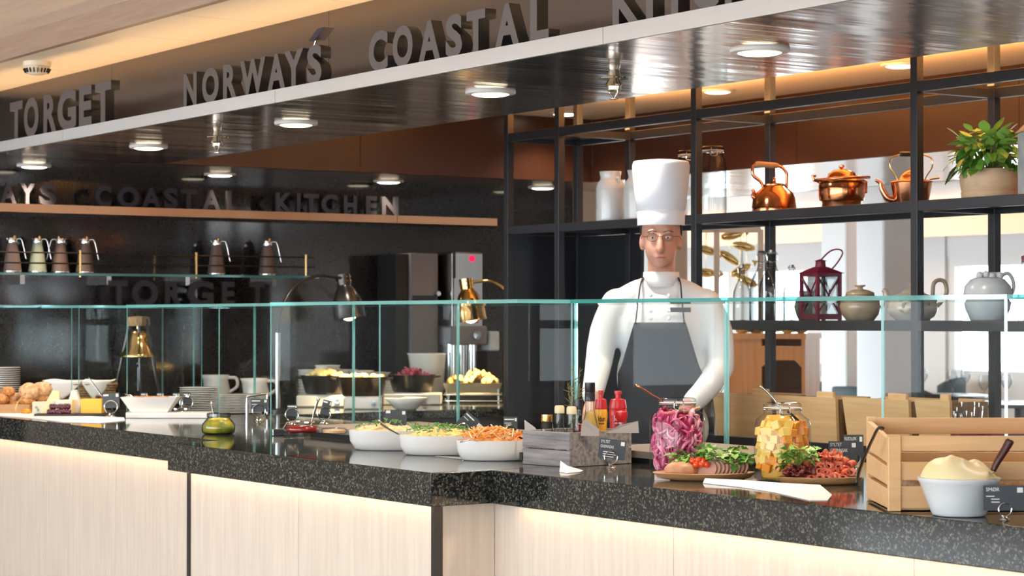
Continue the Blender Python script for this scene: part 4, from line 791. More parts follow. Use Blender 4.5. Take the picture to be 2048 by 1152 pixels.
# ------------------------------------------------------------------ name cards on ring clips
def card(px, py, w, h, lines, label, lean=.12, yaw=0, z=ZC, ring=True, tilt=0, lift=.025, mat='card', logo=True, group='slate name cards on ring clips'):
    """px, py: foot of the stand; w, h in pixels"""
    p = onz(px, py, z); p.z = z+.0006; k = dep(p)/F; w *= k; h *= k
    t = thing('name_card', label, 'name card', p, YAW+yaw, group)
    R = 13*k
    if ring:
        MB().lathe([(0, 0), (11*k, 0), (10*k, 2.2*k), (5*k, 4.5*k), (2*k, 7*k), (0, 7*k)], 20, cap=False).obj('clip_base', 'chrome', t, 50)
        MB().tube([(R*cos(a), 0, 7*k+R+R*sin(a)) for a in [2*pi*i/24 for i in range(24)]], 1.1*k, 6, True).obj('clip_ring', 'chrome', t)
        b = 18*k
    else:
        MB().box((0, 0, 1*k), (w*.6, 14*k, 2*k)).obj('clip_base', 'blackcap', t); b = 2*k
    T = TR(0, .0025, b) @ RY(tilt) @ RX(-lean)
    c = MB().bb((-w/2, -.0006, 0), (w/2, .0006, h), T).obj('card', mat, t)
    y = h*.80
    for i, (s, hh, frac) in enumerate(lines):
        T2 = T @ TR(-w*.44 + (w*.12 if i > 1 else 0), -.0009, y-hh*h*.2)
        if s in ('SYLTET', 'GR\u00d8NNSAK', 'R\u00d8DL\u00d8K', 'SM\u00d8R'): o = text(s, 'lettering', 'ink', c, w=w*frac, h=hh*h); o.matrix_local = T2 @ RX(pi/2)
        else: MB().bb((0, -.0002, hh*h*.2), (w*frac, .0001, hh*h*.75), T2).obj('print_line', 'ink', c)   # print too small to read
        y -= hh*h*1.65
    if logo:
        MB().bb((w*.30, -.001, h*.72), (w*.44, -.0007, h*.92), T).obj('logo_patch', 'ink', c)
    return t
SM = [('-', .09, .5), ('-', .05, .36), ('-', .05, .4)]
card(1222, 936, 54, 39, [('SYLTET', .15, .33), ('GR\u00d8NNSAK', .15, .5), ('-', .07, .48), ('-', .07, .48), ('-', .07, .40)], 'slate card reading SYLTET GRONNSAK on ring clip before the condiment box', tilt=.13, lean=.1)
card(2010, 1040, 84, 50, [('SM\u00d8R', .15, .32), ('-', .07, .2), ('-', .07, .2), ('-', .07, .2)], 'slate card reading SMOR on ring clip in front of the butter bowl', lean=.05)
card(1687, 945, 58, 44, [('SYLTET', .16, .4), ('GR\u00d8NNSAK', .16, .6), ('-', .07, .4)], 'slate card reading SYLTET GRONNSAK behind the ham platter', z=ZC)
card(1708, 938, 40, 50, [('R\u00d8DL\u00d8K', .14, .6), ('-', .06, .4), ('-', .06, .45)], 'slate card reading RODLOK behind the slatted crate corner', z=ZC)
card(791, 872, 44, 34, [('-', .3, .2)], 'slate card behind the first oval bowl', ring=True)
card(926, 880, 42, 36, [('-', .12, .5), ('-', .06, .3)], 'slate card turned on its corner behind the second oval bowl', tilt=.75)
card(1021, 884, 28, 32, [('-', .13, .7), ('-', .07, .5), ('-', .07, .4)], 'slate card behind the third oval bowl')
card(518, 842, 34, 26, [('-', .15, .5), ('-', .08, .3)], 'slate card beside the lemon jar')
card(584, 850, 20, 22, [('-', .2, .7)], 'small slate card behind the jam jar', z=ZC+.039)
card(648, 848, 18, 30, [('-', .2, .5)], 'small slate card leaning by the jam jar spoon', tilt=.25, z=ZC+.039)
card(222, 834, 34, 30, [('-', .2, .3)], 'slate card beside the yellow cheese block', tilt=-.05)
for q, lb in ((288, 'by the bell legs'), (320, 'behind the granola dish'), (352, 'next to the plate stack'), (373, 'standing before the plate stack')): card(q, 826, 14, 22, [('-', .2, .6)], 'small slate card ' + lb)
# ------------------------------------------------------------------ oval salad bowls
def oval(px0, px1, pyr, pyb, mat, label, foodname, foodlabel, seed):
    p = onz((px0+px1)/2, pyb-6, ZC); p.z = Z0; k = dep(p)/F; a = (px1-px0)/2*k; b = a*.62; h = (pyb-pyr)*k*1.0
    t = thing('oval_bowl', label, 'bowl', p, YAW)
    MB().lathe([(0, 0), (.80*a, 0), (.86*a, .004), (.97*a, h*.45), (a, h), (.965*a, h*1.0), (.93*a, h*.5), (.8*a, .008), (0, .008)], 56, sy=b/a, cap=False).obj('body', 'porcelain', t, 60)
    rnd = random.Random(seed)
    def top(u, v):
        r = .95*u; an = 2*pi*v; x, y = a*r*cos(an), b*r*sin(an)
        z = h*.80+.030*(1-r*r)+.016*noise.noise(Vector((x*26, y*26, seed)))*(1-r**6)+.006*noise.noise(Vector((x*90, y*90, seed)))
        return (x, y, z)
    s = tag(MB().grid(top, 26, 72).obj(foodname, mat, None, True), foodlabel, 'salad'); s['kind'] = 'stuff'; s.location = p; s.rotation_euler = (0, 0, YAW)
    return p, k, a, b, h
B1 = oval(697, 866, 866, 905, 'salad', 'oval white bowl of creamy salad next to the jam plinth', 'creamy_salad', 'creamy beige salad with herbs in the first oval bowl', 1)
B2 = oval(797, 962, 876, 915, 'saladg', 'oval white bowl of egg salad between two other oval bowls', 'egg_salad', 'yellow egg salad sprinkled with chives in the middle oval bowl', 2)
B3 = oval(912, 1058, 886, 926, 'carrot', 'oval white bowl of shredded carrot beside the weathered box', 'carrot_salad', 'orange shredded carrot salad in the oval bowl', 3)
def bits(name, label, B, n, mat, seed, size, L=1, group=None, cat='herb'):
    p, k, a, b, h = B; rnd = random.Random(seed); mb = MB()
    for i in range(n):
        u = sqrt(rnd.random())*.85; an = rnd.uniform(0, 6.28); x, y = a*u*cos(an), b*u*sin(an); z = h*.8+.030*(1-u*u)+.014+rnd.uniform(0, .008)
        mb.box((0, 0, 0), (size*L, size*.35, size*.35), TR(x, y, z) @ RZ(rnd.uniform(0, 6.28)) @ RY(rnd.uniform(-.7, .7)))
    o = tag(mb.obj(name, mat), label, cat); o['kind'] = 'stuff'; o.location = p; o.rotation_euler = (0, 0, YAW)
bits('chopped_herbs', 'chopped green herbs strewn on the creamy salad', B1, 34, 'leaf', 1, .010, 1.2); bits('chopped_chives', 'chopped chives strewn thickly on the egg salad', B2, 110, 'leaf', 2, .010, 1.3)
bits('carrot_shreds', 'long pale and orange shreds on the carrot salad', B3, 120, 'mango', 3, .007, 6); bits('cabbage_shreds', 'pale cabbage shreds on the carrot salad', B3, 50, 'cheesep', 4, .008, 5)
# ------------------------------------------------------------------ spoons, tongs, knives
def utensil(name, label, pts, r, mat='chrome', head=None, headmat=None, flat=.35, cat='spoon', k=1):
    t = thing(name, label, cat, pts[0], 0)
    P = [Vector(q)-Vector(pts[0]) for q in pts]
    MB().tube(smoothpath(P, 4), r, 8, flat=flat).obj('handle', mat, t, True)
    if head:
        d = (P[0]-P[1]).normalized(); MB().ell((0, 0, 0), head, 14, 8, T=TR(d*head[0]*.8) @ d.to_track_quat('X', 'Z').to_matrix().to_4x4()).obj('head', headmat or mat, t, True)
    return t
def cp(px, py, d):  # point on a pixel's ray at camera depth d
    v = ray(px, py); return CAMLOC+v*(d/-(CM.transposed() @ v).z)
utensil('serving_spoon', 'steel serving spoon resting in the creamy salad bowl', [cp(800, 868, 7.3), cp(775, 855, 7.28), cp(757, 840, 7.25)], .008, head=(.03, .018, .006))
utensil('serving_spoon', 'long steel serving spoon lying from the first bowl into the egg salad', [cp(806, 874, 7.05), cp(780, 860, 7.1), cp(758, 846, 7.15)], .007, head=(.03, .018, .006))
utensil('serving_spoon', 'steel serving spoon leaning up behind the egg salad', [cp(945, 880, 7.05), cp(930, 862, 7.05), cp(918, 850, 7.08)], .005, head=(.02, .014, .005))
utensil('serving_spoon', 'dark serving spoon handle laid over the carrot salad rim', [cp(962, 884, 6.75), cp(940, 880, 6.65), cp(922, 884, 6.62)], .006, 'steel', (.025, .016, .005))
# ------------------------------------------------------------------ big preserving jars
def big_jar(px, pyb, w, h, label, z=Z0):
    p = onz(px, pyb-9, ZC); p.z = z; k = dep(p)/F
    t = clip_jar('preserving_jar', label, p, w*k/2, h*k, mat='jar', neck=.66, square=1)
    return p, k, t
pj, kj, tj = big_jar(1355, 957, 106, 152, 'large clip-top glass jar of pickled pink onions with a copper spoon')
R_, H_ = 52*kj, 152*kj
c_ = MB().lathe([(0, .006), (R_*.76, .005), (R_*.78, H_*.06), (R_*.78, H_*.66), (R_*.68, H_*.77), (R_*.55, H_*.82), (0, H_*.82)], 36, cap=False, fn=lambda a, z: 1+.10*(abs(sin(2*(a+pi/4)))-.5)).obj('brine', 'brine', tj, True)
ring = []
for s in range(3):
    n = 10; a1 = (2.2, 3.0, 1.5)[s]
    ring.append(MB().tube([(cos(a1*(i/n-.5)), sin(a1*(i/n-.5))*(1, .75, 1.2)[s]-.3, .12*sin(3*i/n)) for i in range(n+1)], [.05+.10*sin(pi*i/n) for i in range(n+1)], 5, flat=2.2))
on = MB(); on2 = MB(); rnd = random.Random(11)
for i in range(260):
    a = rnd.uniform(0, 2*pi); z = rnd.uniform(.11, .78)*H_; f = 1 if z < H_*.66 else 1-.42*(z-H_*.66)/(H_*.16); r = R_*.76*f*(1+.10*(abs(sin(2*(a+pi/4)))-.5))
    s = rnd.uniform(.16, .32)*R_*1.25; g = rnd.choice(ring)
    T = TR(r*cos(a), r*sin(a), z) @ RZ(a+pi/2) @ RX(rnd.uniform(-.35, .35)+pi/2) @ RZ(rnd.uniform(0, 6.28)) @ Matrix.Scale(s, 4)
    (on if i % 3 else on2).add(g.v, g.f, T)
o = tag(on.obj('sliced_onion', 'onion', None, True), 'magenta pickled onion slices packed in the preserving jar', 'onion'); o['kind'] = 'stuff'; o.location = pj; o.rotation_euler = (0, 0, YAW)
o = tag(on2.obj('pale_onion_slices', 'onionw', None, True), 'pale pink onion slices among the magenta ones in the jar', 'onion'); o['kind'] = 'stuff'; o.location = pj; o.rotation_euler = (0, 0, YAW)
dj = dep(pj)
utensil('serving_spoon', 'flat copper-toned spoon handle sticking out of the onion jar', [cp(1345, 840, dj+.01), cp(1325, 803, dj), cp(1300, 787, dj-.02), cp(1273, 771, dj-.05)], [.004]*4+[.005]*4+[.009]*4+[.010], 'copper2')
utensil('serving_tongs', 'wooden tipped tongs lying over the rim of the onion jar', [cp(1400, 815, dj-.02), cp(1380, 821, dj-.03), cp(1366, 824, dj-.04)], .006, 'board', flat=.7)
pf, kf, tf = big_jar(1565, 970, 109, 155, 'large clip-top glass jar of yellow fruit cubes in juice')
R_, H_ = 53.5*kf, 155*kf
MB().lathe([(0, .006), (R_*.74, .005), (R_*.76, H_*.06), (R_*.76, H_*.66), (R_*.66, H_*.77), (R_*.55, H_*.84), (0, H_*.84)], 36, cap=False, fn=lambda a, z: 1+.10*(abs(sin(2*(a+pi/4)))-.5)).obj('juice', 'juice', tf, True)
def cube(name, mat):
    me = MB().box((0, 0, 0), (1, 1, 1)); bm = bmesh.new(); m0 = me.mesh(name, mat); bm.from_mesh(m0); bmesh.ops.bevel(bm, geom=bm.edges[:], offset=.05, segments=1, affect='EDGES'); bm.to_mesh(m0); bm.free(); return m0
CU, CO = cube('fruit_cube', 'pine'), cube('squash_cube', 'mango')
rnd = random.Random(21); used = []
for zi in range(7):
    z = H_*(.19+.088*zi); f = 1 if z < H_*.66 else 1-.45*(z-H_*.66)/(H_*.16)
    for ai in range(13):
        a = 2*pi*(ai+.5*(zi % 2)+rnd.uniform(-.2, .2))/13
        if not (-pi < (a-1.5*pi+pi) % (2*pi)-pi < pi): continue
        if abs(((a-1.5*pi+pi) % (2*pi))-pi) > 1.75: continue
        r = R_*.80*f*(1+.10*(abs(sin(2*(a+pi/4)))-.5)); right = cos(a)
        org = (right > .25 and zi >= 3) or zi == 0 or rnd.random() < .06
        q = Vector(pf)+RZ(YAW).to_3x3() @ Vector((r*cos(a), r*sin(a), z)); o = bpy.data.objects.new('squash_cube' if org else 'pineapple_cube', CO if org else CU); COL.objects.link(o)
        o.location = q; o.rotation_euler = (rnd.uniform(-.4, .4), rnd.uniform(-.4, .4), a+YAW+rnd.uniform(-.5, .5)); o.scale = (rnd.uniform(.020, .026),)*3
        tag(o, 'orange squash piece floating in the fruit jar' if org else 'yellow pineapple cube packed in the fruit jar', 'fruit', 'orange pieces in the fruit jar' if org else 'pineapple cubes in the fruit jar')
df = dep(pf)
utensil('serving_spoon', 'slim steel spoon handle rising out of the fruit jar', [cp(1568, 845, df), cp(1558, 815, df-.01), cp(1545, 795, df-.02), cp(1520, 771, df-.04)], .0032)
utensil('serving_tongs', 'black tongs lying in the neck of the fruit jar', [cp(1600, 845, df-.03), cp(1585, 830, df-.035), cp(1575, 823, df-.03)], .005, 'blackcap', flat=.7)
# ------------------------------------------------------------------ meat platter
p = onz(1408, 959, ZC); p.z = Z0; k = dep(p)/F; t = thing('wood_platter', 'oval wooden platter of roast meat before the onion jar', 'platter', p, YAW)
MB().lathe([(0, 0), (80*k, 0), (94*k, 5*k), (103*k, 14*k), (101*k, 15*k), (90*k, 8*k), (0, 5*k)], 48, sy=.60, cap=False).obj('body', 'board', t, 60)
def on_board(o, p, lx, ly, z, rot=(0, 0, 0)):
    q = Vector(p)+RZ(YAW).to_3x3() @ Vector((lx, ly, 0)); o.location = (q.x, q.y, p.z+z); o.rotation_euler = (rot[0], rot[1], rot[2]+YAW); return o
mb = MB().ell((0, 0, 0), (37*k, 26*k, 17*k), 24, 14); mb.v = [(x+.006*noise.noise(Vector((x*30, y*30, z*30))), y, z*(1+.1*noise.noise(Vector((x*22, y*22, 1))))) for x, y, z in mb.v]
on_board(tag(mb.obj('roast_meat', 'roast', None, True), 'herb crusted pink roast meat piece on the platter', 'meat'), p, -45*k, -10*k, 20*k)
SL = MB().lathe([(0, -.0022), (1, -.0022), (1, .0022), (0, .0022)], 28, cap=False).mesh('roast_slice', M['slice'], 40)
RD = MB().lathe([(.985, -.0024), (1.03, -.0024), (1.03, .0024), (.985, .0024)], 28, cap=False).mesh('rind', M['crust'], 40)
for i in range(9):
    s_ = thing('roast_slice', 'thin round roast slice fanned across the platter', 'meat', (0, 0, 0), 0, 'roast slices on the platter'); 
    for nm, me in (('slice', SL), ('rind', RD)):
        o = bpy.data.objects.new(nm, me); COL.objects.link(o); o.parent = s_
    on_board(s_, p, (4+i*8.5)*k, (-20+i*2.4)*k, 21*k, (1.05, 0, -.35-.05*i)); s_.scale = (20*k, 20*k, 1)
TM = MB().ell((0, 0, 0), (1, 1, .95), 16, 10).mesh('cherry_tomato', M['tomato'], True)
for i, (x, y, z) in enumerate(((-24, -16, 38), (-13, -18, 40), (-3, -16, 39), (-18, -24, 31), (-7, -25, 32), (3, -24, 31))):
    o = bpy.data.objects.new('cherry_tomato', TM); COL.objects.link(o); on_board(tag(o, 'small red cherry tomato on top of the roast platter', 'tomato', 'tomatoes on the roast platter'), p, x*k, y*k, z*k); o.scale = (7*k,)*3
def sprig(label, p, lx, ly, z, n, size, spread, seed, mats=(0, 1), name='parsley_sprig', flat=.25):
    rnd = random.Random(seed); t = thing(name, label, 'herb', p, YAW); on_board(t, p, lx, ly, z); st = MB()
    for i in range(n):
        a = 2*pi*i/n+rnd.uniform(-.4, .4); e = rnd.uniform(.05, flat+.5); L = spread*rnd.uniform(.5, 1); q = Vector((L*cos(a)*cos(e), L*sin(a)*cos(e)*.6, abs(L*sin(e))+.003)); st.tube([(0, 0, 0), q*.5+Vector((0, 0, .004)), q], .0011, 4)
        for j in range(3):
            o = bpy.data.objects.new('leaf', PL[rnd.choice(mats)]); COL.objects.link(o); o.parent = t; o.location = q; o.rotation_euler = (rnd.uniform(-.5, .5), rnd.uniform(-.5, .4), a+(j-1)*.9); o.scale = (size*rnd.uniform(.8, 1.2),)*3
    st.obj('stem', 'herb', t)
def jag(mat, seed):
    rnd = random.Random(seed); pts = [(0, 0)]; n = 9
    up = [(u/n, (.10+.30*sin(pi*(u/n)**.8))*(1 if u % 2 else .62)) for u in range(1, n)]
    poly = [(0, 0)]+up+[(1, 0)]+[(x, -y) for x, y in reversed(up)]
    c = len(poly); vs = [(x, y, -.25*x*x+.25*abs(y)) for x, y in poly]+[(.3, 0, 0), (.6, 0, -.09)]
    fs = [(i, (i+1) % c, c if poly[i][0] < .45 else c+1) for i in range(c)]
    return MB().add(vs, fs).mesh('leaf', mat, False)
PL = [jag('leaf2', 1), jag('leaf', 2)]
sprig('green parsley sprig on the roast next to the onion jar', p, -28*k, 18*k, 34*k, 10, 27*k, 30*k, 1)
sprig('large green celery leaf sprig arching over the roast slices', p, 32*k, 8*k, 40*k, 14, 30*k, 46*k, 2)
sprig('green leaf sprig at the open end of the roast platter', p, 68*k, 0*k, 26*k, 10, 30*k, 28*k, 4)
for i, (x, y, s) in enumerate(((6, 0, 16), (22, 6, 20), (-4, -4, 12))):
    rg = MB().tube([(s*k*cos(a), s*k*.7*sin(a), 0) for a in [2*pi*j/24 for j in range(24)]], 1.6*k, 6, True).obj('onion_ring', 'onionw', None, True); on_board(tag(rg, 'pale pink onion ring draped over the roast', 'onion', 'onion rings on the roast'), p, x*k, y*k, (40-i*3)*k, (.5, .2*i, 0))
# ------------------------------------------------------------------ ham platter
p = onz(1640, 968, ZC); p.z = Z0; k = dep(p)/F; t = thing('wood_platter', 'oval wooden platter of cured ham rolls beside the crate', 'platter', p, YAW)
MB().lathe([(0, 0), (72*k, 0), (80*k, 5*k), (84*k, 14*k), (82*k, 15*k), (76*k, 8*k), (0, 5*k)], 48, sy=.52, cap=False).obj('body', 'board', t, 60)
HR = MB().lathe([(.55, 0), (1, 0), (1.02, .5), (1.0, 3.2), (.62, 3.2), (.55, .4)], 14, cap=False, fn=lambda a, z: 1+.12*cos(2*a)).mesh('ham_roll', M['ham'], 50); HR.materials.append(M['hamin'])
rnd = random.Random(8)
for i in range(34):
    row = i % 4; x = rnd.uniform(-22, 62); y = -26+row*14; z = 14+row*11+rnd.uniform(-2, 3)-abs(x-24)*.10*row
    o = bpy.data.objects.new('ham_roll', HR); COL.objects.link(o); on_board(tag(o, 'rolled slice of cured ham heaped on the platter', 'ham', 'ham rolls on the platter'), p, x*k, y*k, max(z, 9)*k, (pi/2+rnd.uniform(-.25, .25)-pi, rnd.uniform(-.3, .3), rnd.uniform(-.5, .5))); o.scale = (8.0*k,)*3
WV = []
for s in range(2):
    mb = MB().grid(lambda u, v: (u-.5, (v-.5)*.8, .12*sin(9*u+s)+.1*sin(7*v)), 12, 8); WV.append(mb)
for i in range(10):
    x = rnd.uniform(-12, 40); y = rnd.uniform(6, 26); o = WV[i % 2].obj('ham_slice', 'ham', None, True, solid=.0015); on_board(tag(o, 'wavy slice of cured ham on top of the heap', 'ham', 'wavy ham slices on the heap'), p, x*k, y*k, (44+rnd.uniform(0, 16)-abs(x-15)*.25)*k, (rnd.uniform(.4, 1.0), rnd.uniform(-.4, .4), rnd.uniform(-1, 1))); o.scale = (26*k,)*3
for i in range(16):
    x = rnd.uniform(-68, -22); y = rnd.uniform(-26, 18); o = WV[i % 2].obj('salami_slice', 'salami', None, True, solid=.0018); on_board(tag(o, 'folded slice of dark red salami on the platter', 'salami', 'salami slices on the platter'), p, x*k, y*k, (14+rnd.uniform(0, 16))*k, (rnd.uniform(.2, 1.3), rnd.uniform(-.5, .5), rnd.uniform(-1.2, 1.2))); o.scale = (25*k,)*3
sprig('tall green leaf sprig standing in the salami before the fruit jar', p, -42*k, 2*k, 36*k, 11, 30*k, 36*k, 5, flat=.8)
# ------------------------------------------------------------------ napkins and papers
def sheet(name, label, poly, th=.0012, lift=.0006, mat='paper', bend=None, cat='paper'):
    pts = [onz(x, y, ZC) for x, y in poly]; c = sum(pts, Vector())/len(pts); c.z = ZC+lift
    mb = MB().prism([((q-c).x, (q-c).y) for q in pts], 0, th); o = tag(mb.obj(name, mat), label, cat); o.location = c; return o
p0 = [onz(1408, 956), onz(1560, 968), onz(1668, 985), onz(1640, 1002), onz(1500, 978), onz(1405, 968)]
def ribbon(name, label, top, bot, lift, mat='paper', cat='napkin'):
    """folded paper lying on the worktop: two pixel lines, each point raised by lift"""
    n = len(top); A = [onz(x, y, ZC+l) for (x, y), l in zip(top, lift)]; B = [onz(x, y, ZC+.0012) for x, y in bot]; c = A[0].copy()
    vs = [q-c for q in A]+[q-c for q in B]; o = MB().add(vs, [(i, i+1, n+i+1, n+i) for i in range(n-1)]).obj(name, mat, None, False, solid=.0014); o.location = c; return tag(o, label, cat)
ribbon('paper_napkin', 'long folded white paper lying before the fruit jar and ham platter', [(1410, 957), (1480, 960), (1560, 966), (1640, 970), (1664, 990)], [(1406, 966), (1480, 974), (1545, 984), (1620, 1001), (1655, 1001)], [.012, .012, .014, .016, .004])
ribbon('paper_napkin', 'small folded white paper at the foot of the onion jar', [(1309, 949), (1330, 952), (1352, 958)], [(1309, 959), (1330, 960), (1350, 960)], [.012, .008, .003])
ribbon('paper_napkin', 'white paper scrap folded up at the glass edge by the condiment box', [(1121, 922), (1135, 932), (1166, 941)], [(1119, 944), (1135, 946), (1160, 944)], [.022, .014, .002])
ribbon('table_knife', 'flat steel knife lying between the egg and carrot bowls', [(868, 912), (910, 914), (958, 919)], [(900, 916), (925, 919), (955, 920)], [.004, .004, .003], 'chrome', 'knife')
# ------------------------------------------------------------------ slatted crate
CW, CD = .52, .30
p = onz(1776, 1023, ZC); p.z = Z0; t = thing('slatted_crate', 'beech wood slatted bread crate with open gaps', 'crate', p, YAW)
for z0, z1 in ((.006, .058), (.072, .115), (.140, .176)): MB().bb((.030, 0, z0), (CW-.03, .010, z1)).obj('slat', 'crate', t, bevel=.002)
for z0, z1 in ((.01, .06), (.075, .12), (.165, .205)): MB().bb((.02, CD-.01, z0), (CW-.02, CD, z1)).obj('slat', 'crate', t, bevel=.002)
for x0 in (0, CW-.030): MB().bb((x0, -.006, 0), (x0+.030, .012, .178)).obj('corner_post', 'crate', t, bevel=.002)
for x0 in (0, CW-.022): MB().bb((x0, CD-.012, 0), (x0+.022, CD+.004, .207)).obj('corner_post', 'crate', t, bevel=.002)
for x0 in (.0, CW-.012):
    for (za, zb, zc, zd) in ((.006, .052, .006, .058), (.060, .104, .068, .118), (.112, .170, .126, .198)):
        MB().add([(x0, .012, za), (x0+.012, .012, za), (x0+.012, CD-.012, zc), (x0, CD-.012, zc), (x0, .012, zb), (x0+.012, .012, zb), (x0+.012, CD-.012, zd), (x0, CD-.012, zd)], [(3, 2, 1, 0), (4, 5, 6, 7), (0, 1, 5, 4), (1, 2, 6, 5), (2, 3, 7, 6), (3, 0, 4, 7)]).obj('side_slat', 'crate', t, bevel=.002)
MB().bb((.012, .012, .002), (CW-.012, CD-.012, .008)).obj('floor_board', 'crate', t)
mb = MB().ell((0, 0, 0), (.15, .075, .05), 28, 14); mb.v = [(x, y, max(z, -.04)*(1+.08*noise.noise(Vector((x*20, y*20, 3))))) for x, y, z in mb.v]
on_board(tag(mb.obj('rye_loaf', 'rye', None, True), 'grainy rye loaf lying inside the slatted crate', 'bread'), p, .20, .12, .052)
dk = dep(p)
utensil('bread_tongs', 'dark steel tongs hooked over the side of the crate', [cp(1714, 968, dk+.14), cp(1718, 944, dk+.13), cp(1733, 905, dk+.07), cp(1748, 872, dk+.02), cp(1757, 856, dk+.0), cp(1766, 858, dk+.02)], .0055, 'darksteel', flat=.5, cat='tongs')
# ------------------------------------------------------------------ butter bowl
p = onz(1918, 1031, ZC); p.z = Z0; k = dep(p)/F*.985; t = thing('butter_bowl', 'pale grey ceramic bowl heaped with whipped butter', 'bowl', p, YAW)
MB().lathe([(0, .004), (50*k, 0), (54*k, 2*k), (56*k, 6*k), (66*k, 32*k), (80*k, 68*k), (84*k, 72*k), (84*k, 77*k), (80*k, 78*k), (74*k, 66*k), (50*k, 10*k), (0, 8*k)], 56, cap=False).obj('body', 'greyceramic', t, 60)
def bt(u, v):
    a = 2*pi*v; r = 79*k*u; hh = 42*k*(1-u**4.2)*(1+.30*cos(a-2.6)*u); return (r*cos(a), r*sin(a), 74*k+hh*(.92+.42*noise.noise(Vector((r*cos(a)*19, r*sin(a)*19, 2))))+.012*noise.noise(Vector((r*cos(a)*45, r*sin(a)*45, 5)))*(1-u))
o = tag(MB().grid(bt, 20, 48).obj('whipped_butter', 'butter', None, True), 'heaped pale yellow whipped butter in the grey bowl', 'butter'); o.location = p; o.rotation_euler = (0, 0, YAW)
MB2 = p.copy(); d_ = dep(p)
kn = thing('butter_knife', 'butter knife with dark wooden handle stuck in the butter', 'knife', cp(1983, 950, d_-.02), 0)
q0 = cp(1983, 950, d_-.02)
MB().tube([Vector(), cp(1988, 940, d_-.02)-q0], [.003, .004], 8, flat=.4).obj('blade', 'chrome', kn)
MB().tube(smoothpath([cp(1986, 942, d_-.02)-q0, cp(1994, 925, d_-.02)-q0, cp(2012, 896, d_-.02)-q0, cp(2021, 879, d_-.02)-q0], 5), [.0065, .007, .007, .0075, .008, .008, .0085, .009, .009, .0095, .0095, .010, .010, .0105, .010, .007], 12).obj('handle', 'handle', kn, True)
# ------------------------------------------------------------------ condiment box
p = onz(1139, 935, ZC); p.z = Z0; k = dep(p)/F
# nearest corner at the origin; one face runs back-left, the other back-right
A = onz(1045, 928, ZC)-onz(1139, 935, ZC); A.z = 0; B = Vector((A.y, -A.x, 0)).normalized()*-.26 
if B.dot(CM @ Vector((1, 0, 0))) < 0: B = -B
L1 = A.length; ang = math.atan2(A.y, A.x); t = thing('condiment_box', 'weathered grey wooden box holding sauce bottles', 'box', p, ang)
sg = 1 if (RZ(-ang) @ B).y > 0 else -1; hb = 69*k; L2 = .27
for z0, z1 in ((0, hb*.47), (hb*.50, hb)):
    MB().bb((0, 0, z0), (L1, sg*.012, z1)).obj('plank', 'greywood', t, bevel=.0015); MB().bb((0, sg*(L2-.012), z0), (L1, sg*L2, z1)).obj('plank', 'greywood', t, bevel=.0015)
MB().bb((0, sg*.012, 0), (.012, sg*(L2-.012), hb)).obj('end_plank', 'greywood', t, bevel=.0015); MB().bb((L1-.012, sg*.012, 0), (L1, sg*(L2-.012), hb)).obj('end_plank', 'greywood', t, bevel=.0015)
MB().bb((.012, sg*.012, .001), (L1-.012, sg*(L2-.012), .01)).obj('bottom', 'greywood', t)
for x0 in (L1-.002,): MB().bb((x0, -sg*.004, hb*.1), (x0+.012, sg*.03, hb*.34)).obj('corner_bracket', 'matblack', t)
BX = p.copy()
def inbox(u, v): # u along the face, v into the box (0..1)
    return BX+RZ(ang).to_3x3() @ Vector((L1*u, sg*L2*v, .0115))
def liner(pts, label):
    n = len(pts); d = dep(BX)
    q = [cp(x, y, d+dd) for x, y, dd in pts]; c = q[0].copy(); o = MB().add([w-c for w in q], [tuple(range(n))]).obj('liner_paper', 'greypaper', None, False, solid=.001); o.location = c; tag(o, label, 'paper')
liner([(1161, 872, .022), (1163, 848, .022), (1170, 838, .022), (1198, 858, .04), (1198, 872, .04)], 'grey wax paper fold before the yellow dressing bottle')
liner([(1212, 866, .05), (1240, 850, .06), (1276, 842, .08), (1278, 866, .08)], 'grey wax paper fold before the red ketchup bottle')
liner([(1050, 872, .262), (1049, 840, .262), (1070, 855, .21), (1082, 874, .18)], 'grey wax paper fold at the small jar end of the box')
def boxitem(name, label, px, pyt, dd, cat='bottle'):
    q1 = onz(px, 930, ZC); f_ = (1139-px)/94.0; d = (dep(BX)+(dep(BX+A)-dep(BX))*f_ if px < 1139 else dep(BX)+(dep(BX+B)-dep(BX))*min(1, (px-1139)/160.0))+.03+dd*.55; q = cp(px, 880, d); kk = d/F; q.z = ZC+.0125; top = cp(px, pyt, d).z-q.z
    return thing(name, label, cat, q, YAW), kk, top
t, k, h = boxitem('small_jar', 'small glass jar with brass lid in the condiment box', 1094, 829, .05, 'jar')
MB().lathe([(0, 0), (11*k, 0), (12*k, 3*k), (12*k, h*.78), (10*k, h*.84)], 24, cap=False).obj('body', 'vessel', t, True); MB().lathe([(0, 2*k), (10.5*k, 2*k), (10.5*k, h*.55), (0, h*.56)], 20, cap=False).obj('filling', 'roast', t); MB().lathe([(11*k, h*.84), (11.5*k, h*.86), (11.5*k, h), (0, h)], 24, cap=False).obj('lid', 'brass', t, 40)
for px, dd, lb in ((1119, .04, 'milk bottle shaped sauce jar with cream cap in shadow'), (1143, .03, 'milk bottle shaped sauce jar with cream cap at the glass edge')):
    t, k, h = boxitem('sauce_bottle', lb, px, 811 if px < 1130 else 813, dd)
    MB().lathe([(0, 0), (12*k, 0), (12.5*k, 3*k), (12.5*k, h*.52), (8*k, h*.66), (8*k, h*.86)], 24, cap=False).obj('body', 'vessel', t, True); MB().lathe([(0, 2*k), (11*k, 2*k), (11*k, h*.50), (0, h*.5)], 20, cap=False).obj('filling', 'herbjar', t); MB().lathe([(9*k, h*.86), (10*k, h*.87), (10*k, h*.97), (8*k, h), (0, h)], 24, cap=False).obj('cap', 'cap', t, 40)
t, k, h = boxitem('sauce_bottle', 'dark sauce bottle with black cap behind the cream capped jars', 1157, 799, .08)
